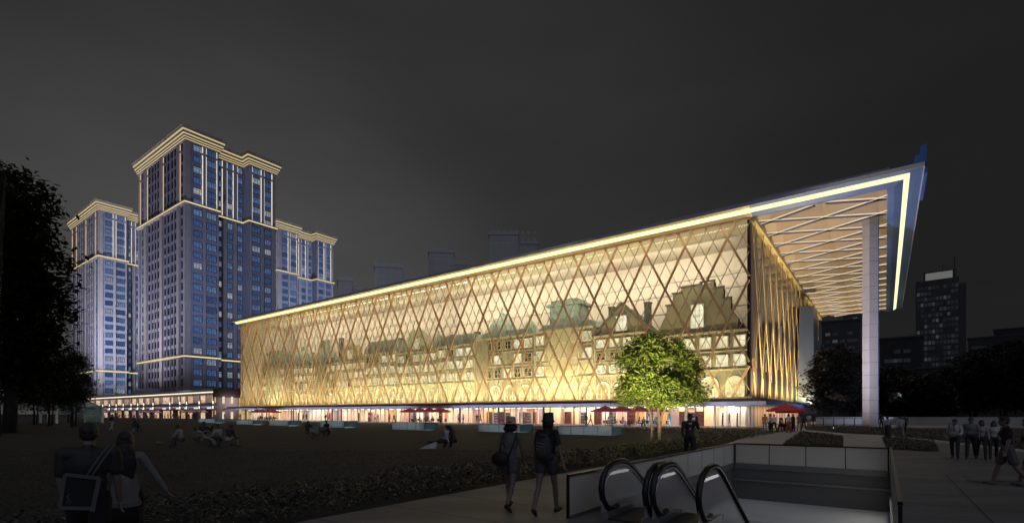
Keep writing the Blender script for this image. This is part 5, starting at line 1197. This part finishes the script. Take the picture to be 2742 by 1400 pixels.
WALKERS = [(643, -4, 1, 'black', 'black', 'at the left end of the shopfront'), (812, -3.5, 0, 'red', 'black', 'between the first umbrella row and the fourth skylight box'), (820, -2.5, 2, 'black', 'navy', 'just right of the red clad one'), (872, -4, 1, 'black', 'black', 'before a white shop panel, arms out'), (881, -4.5, 0, 'grey', 'black', 'walking right behind the black clad one'), (988, -4, 0, 'white', 'navy', 'walking left in the shopfront\'s middle'), (1005, -4, 1, 'white', 'black', 'striding left of the second umbrella row'), (1012, -4.6, 2, 'grey', 'grey', 'next to the striding one'), (1043, -5, 1, 'grey', 'black', 'second nearest to the second umbrella row'), (1055, -5, 0, 'brown', 'black', 'nearest to the second umbrella row'), (1228, -4, 2, 'grey', 'black', 'just right of the second umbrella row'), (1240, -4, 1, 'white', 'navy', 'a step farther right of the second umbrella row'), (1277, -4, 2, 'black', 'black', 'left of the straw hat walker'), (1287, -4.5, 0, 'red', 'grey', 'left of the straw hat walker, in red'), (1570, -4, 1, 'black', 'black', 'left of the third umbrella row'), (1581, -4, 0, 'orange', 'navy', 'left of the third umbrella row, in orange'), (1738, -7, 0, 'white', 'white', 'seen just left of the green tree\'s trunks'), (1792, -6, 3, 'teal', 'white', 'in teal right of the green tree\'s trunks'), (1935, .9, 2, 'black', 'black', 'behind the shop glass right of the green tree'), (1953, .9, 2, 'grey', 'grey', 'behind the shop glass, middle one of three'), (1974, .9, 2, 'teal', 'grey', 'behind the shop glass near the corner, in teal')]
for k, (px, y, b, ct, cb, where) in enumerate(WALKERS): p = hall_pt(px, y); p.z = .1 if y > 0 else .012; tiny(b, 'tiny person in %s %s' % (ct, where), p, RZ + R(random.Random(k).choice([80, -85, 100, -100, 10])), 1.70, (COLN[ct], COLN[cb]), 'people before the shopfront')
for k, (px, py, b, ct, cb, where) in enumerate([(2048, 1157, 2, 'orange', 'grey', 'in an orange jacket, leftmost at the hall corner'), (2062, 1156, 3, 'white', 'black', 'in white and a long black skirt at the hall corner'), (2073, 1157, 1, 'white', 'black', 'in white with black hair at the hall corner'), (2112, 1158, 3, 'white', 'red', 'in white and red under the red umbrella'), (2124, 1156, 3, 'black', 'black', 'in black right of the red umbrella'), (2140, 1153, 2, 'grey', 'grey', 'in a pale grey jacket right of the red umbrella'), (2152, 1152, 1, 'brown', 'black', 'in brown, second from the right at the hall corner'), (2166, 1147, 2, 'white', 'grey', 'in white, rightmost at the hall corner')]):
    p = gp(px, py); tiny(b, 'small person ' + where, p, RZ + R(random.Random(k + 50).uniform(-180, 180)), 1.70, (COLN[ct], COLN[cb]), 'people at the hall corner')
SW = [(462, 'black', 'white'), (505, 'brown', 'black'), (515, 'orange', 'grey'), (522, 'black', 'black'), (585, 'white', 'grey'), (601, 'white', 'white'), (392, 'black', 'black'), (402, 'white', 'brown'), (345, 'red', 'white'), (320, 'cream', 'navy'), (372, 'white', 'grey')]
nm = ['tiny person in %s and %s before the shop terrace, %s' % (a, b, ORD[i]) for i, (_, a, b) in enumerate(sorted(SW))]
for k, (px, a, b) in enumerate(sorted(SW)):
    y = PY - 2.2; tiny(k % 4, nm[k], W(front_x(px, y), y, .004), RZ + R(k * 73), 1.75, (COLN[a], COLN[b]), 'people before the shop terrace')
# ================================================================== cafe umbrellas, tables and chairs
M_umb = mat('wine_red_canvas', (.36, .045, .075), .8, 0, .15, 3)
M_umbr = mat('bright_red_canvas', (.62, .05, .06), .8, 0, .12, 3)
M_umbw = mat('white_canvas', (.72, .66, .66), .8, 0, .1, 3)
M_metal = mat('dark_metal', (.03, .03, .03), .4, .4)
def make_umbrella(label, loc, rz, group, w=2.9, h=2.75, m1=None, stripe=None):
    t = thing('cafe_umbrella', label, 'umbrella', loc, rz, group); m1 = m1 or M_umb
    m = MB(); m.tube([(0, 0, 0), (0, 0, h)], .03, 8); m.build('pole', M_metal, t)
    m = MB(); m.lathe([(.28, 0), (.28, .05), (.05, .08)], 12); m.build('foot', M_metal, t)
    m = MB(); r = w / 2; c = [(-r, -r), (r, -r), (r, r), (-r, r)]; hz = h - .62
    for i in range(4):
        a, b = c[i], c[(i+1) % 4]
        for k in range(4):
            t0, t1 = k / 4, (k + 1) / 4; p, q = [(a[0] + (b[0]-a[0]) * s, a[1] + (b[1]-a[1]) * s) for s in (t0, t1)]; mi = (k % 2) if stripe else 0
            m.add([(p[0], p[1], hz), (q[0], q[1], hz), (q[0]*.12, q[1]*.12, h - .03), (p[0]*.12, p[1]*.12, h - .03)], [(0,1,2,3)], mi)
            m.add([(p[0], p[1], hz - .16), (q[0], q[1], hz - .16), (q[0], q[1], hz), (p[0], p[1], hz)], [(0,1,2,3)], mi)
    m.add([(-.19, -.19, h - .02), (.19, -.19, h - .02), (.19, .19, h - .02), (-.19, .19, h - .02), (0, 0, h + .14)], [(0,1,4),(1,2,4),(2,3,4),(3,0,4)])
    m.build('canopy', [m1, stripe or m1], t)
    m = MB()
    for sx, sy in c: m.bar((0, 0, h - .5), (sx * .9, sy * .9, hz + .05), .03, .03)
    m.build('rib', M_metal, t); return t
def make_table(loc, rz, label, group):
    t = thing('cafe_table', label, 'table', loc, rz, group)
    m = MB(); m.lathe([(.0, .70), (.40, .70), (.42, .72), (.40, .74), (0, .74)], 14); m.build('table_top', M_metal, t)
    m = MB(); m.tube([(0, 0, .04), (0, 0, .70)], .03, 6); m.lathe([(.25, 0), (.25, .03), (.03, .06)], 10); m.build('pedestal', M_metal, t); return t
def make_chair(loc, rz, label, group):
    t = thing('cafe_chair', label, 'chair', loc, rz, group)
    m = MB(); m.box(-.21, -.21, .43, .21, .21, .47); m.build('seat', M_metal, t)
    m = MB(); m.box(-.21, -.23, .52, .21, -.20, .86); m.build('backrest', M_metal, t)
    for sx in (-.19, .19):
        for sy in (-.19, .19): m = MB(); m.tube([(sx, sy, 0), (sx, sy, .43 if sy > 0 else .86)], .014, 5); m.build('leg', M_metal, t)
    return t
ROWS = [('left', (689, 703, 717, 731), -5), ('middle', (1098, 1124, 1150, 1178), -5), ('right', (1621, 1666, 1711, 1752), -7)]
proto_u = proto_t = proto_c = None; rr = random.Random(8); seat_cols = list(COLN)
for rn, pxs, y in ROWS:
    for k, px in enumerate(pxs):
        p = hall_pt(px, y); p.z = .012; lab = 'wine red umbrella, %s in the %s row before the shopfront' % (ORD[k], rn); g = 'wine red umbrellas, %s row' % rn
        if proto_u is None: proto_u = make_umbrella(lab, p, RZ, g)
        else: dup(proto_u, p, RZ, lab, g)
        gt = 'café tables under the %s umbrella row' % rn; gc = 'café chairs under the %s umbrella row' % rn
        lt = 'round dark café table beneath a wine red umbrella, %s row' % rn; lc = 'plain dark café chair beneath the wine red umbrellas, %s row' % rn
        tp_ = p + VX * .75 + VY * -.2
        if proto_t is None: proto_t = make_table(tp_, RZ, lt, gt)
        else: dup(proto_t, tp_, RZ, lt, gt)
        for i in range(3):
            a = R(100 * i + 40 * k); q = tp_ + Vector((math.cos(a), math.sin(a), 0)) * .72; hd = face_to(tp_ - q)
            if proto_c is None: proto_c = make_chair(q, hd, lc, gc)
            else: dup(proto_c, q, hd, lc, gc)
            if i < 2: tiny(4 + i, 'seated person under the %s wine red umbrella of the %s row, %s' % (ORD[k], rn, ['nearer the shops', 'nearer the lawn'][i]) if False else 'person in %s seated under the %s umbrella of the %s row' % (seat_cols[(k * 2 + i) % 9], ORD[k], rn), q, hd, 1.68, (COLN[seat_cols[(k * 2 + i) % 9]], COLN['black']), 'people seated in the %s umbrella row' % rn)
p = gp(2102, 1152.5); make_umbrella('large bright red umbrella at the right corner of the hall', p, RZ + R(20), None, 3.0, 2.75, M_umbr)
p = gp(2122, 1151); make_umbrella('dark wine umbrella tucked behind the bright red one', p + Vector((.2, 1, 0)), RZ, None, 2.4, 2.6, mat('plum_canvas', (.10, .03, .07), .8))
for i, (px, py) in enumerate(((2092, 1154), (2108, 1153))):
    dup(proto_t, gp(px, py), RZ, ['left', 'right'][i] + ' café table under the bright red umbrella', None); 
    for j in range(2): q = gp(px + (-5, 6)[j], py); dup(proto_c, q, RZ + R(90 + 180 * j), 'dark café chair under the bright red umbrella', 'café chairs under the bright red umbrella'); tiny(4 + j, 'seated person under the bright red umbrella, %s at the %s table' % (['left', 'right'][j], ['left', 'right'][i]), q, RZ + R(-90 + 180 * j), 1.68, (COLN[['brown', 'cream', 'black', 'orange'][i * 2 + j]], COLN['black']), 'people seated under the bright red umbrella')
for o_ in list(COL.objects):
    if o_.parent is None and o_.get('group') is None and o_.name.startswith('cafe_table'): pass
SR = [('nearest the hall', (500, 509, 518, 527, 536)), ('mid terrace', (384, 394, 404, 414)), ('farthest left', (290, 300, 310))]
ps = None
for where, pxs in SR:
    for k, px in enumerate(pxs):
        y = PY - 3; p = W(front_x(px, y), y, .004); lab = 'red and white striped umbrella, %s of its row, %s' % (ORD[k], where)
        if ps is None: ps = make_umbrella(lab, p, RZ + R(20), 'striped umbrellas ' + where, 3.0, 2.9, M_umb, M_umbw)
        else: dup(ps, p, RZ + R(20), lab, 'striped umbrellas ' + where)
# tall display shelves behind the shop glass
M_sh = [mat('shelf_white', (.78, .74, .70), .6), mat('shelf_red', (.48, .14, .09), .6, 0, .3, 6)]
M_goods = emis('goods', (1, 1, 1), 1, [(0, (.20, .04, .02)), (.3, (.45, .30, .18)), (.6, (.10, .05, .04)), (1, (.60, .52, .44))], 'island')
def shelf(loc, kind):
    lab = 'tall %s display shelf of goods behind the shop glass' % ('white', 'red')[kind]
    t = thing('display_shelf', lab, 'shelf', loc, RZ, lab + 's'); m = MB()
    m.box(-.6, 0, 0, -.55, .4, 2.0); m.box(.55, 0, 0, .6, .4, 2.0); m.box(-.55, .36, 0, .55, .4, 2.0); m.build('frame', M_sh[kind], t)
    m = MB(); [m.box(-.55, .0, z, .55, .355, z + .04) for z in (.1, .55, 1.0, 1.45, 1.9)]; m.build('shelf_board', M_sh[kind], t)
    m = MB(); rg = random.Random(kind)
    for z in (.145, .595, 1.045, 1.495):
        x = -.5
        while x < .4: w = rg.uniform(.1, .24); m.box(x, .05, z, x + w - .02, .3, z + rg.uniform(.12, .32)); x += w
    m.build('goods', mat('goods_mix', (.30, .17, .12), .6, 0, .8, 5), t); return t
sp = [shelf(W(front_x(1310, 1.6), 1.6, .1), 1), shelf(W(front_x(1326, 1.6), 1.6, .1), 0)]
for k, px in enumerate((1342, 1360, 1398, 1412, 1426, 1475, 1520, 1560, 1600, 1640, 1690, 1740, 1830, 1850, 1872, 1180, 1140, 1110, 990, 960, 880, 800)): dup(sp[k % 2], W(front_x(px, 1.6), 1.6, .1), RZ)
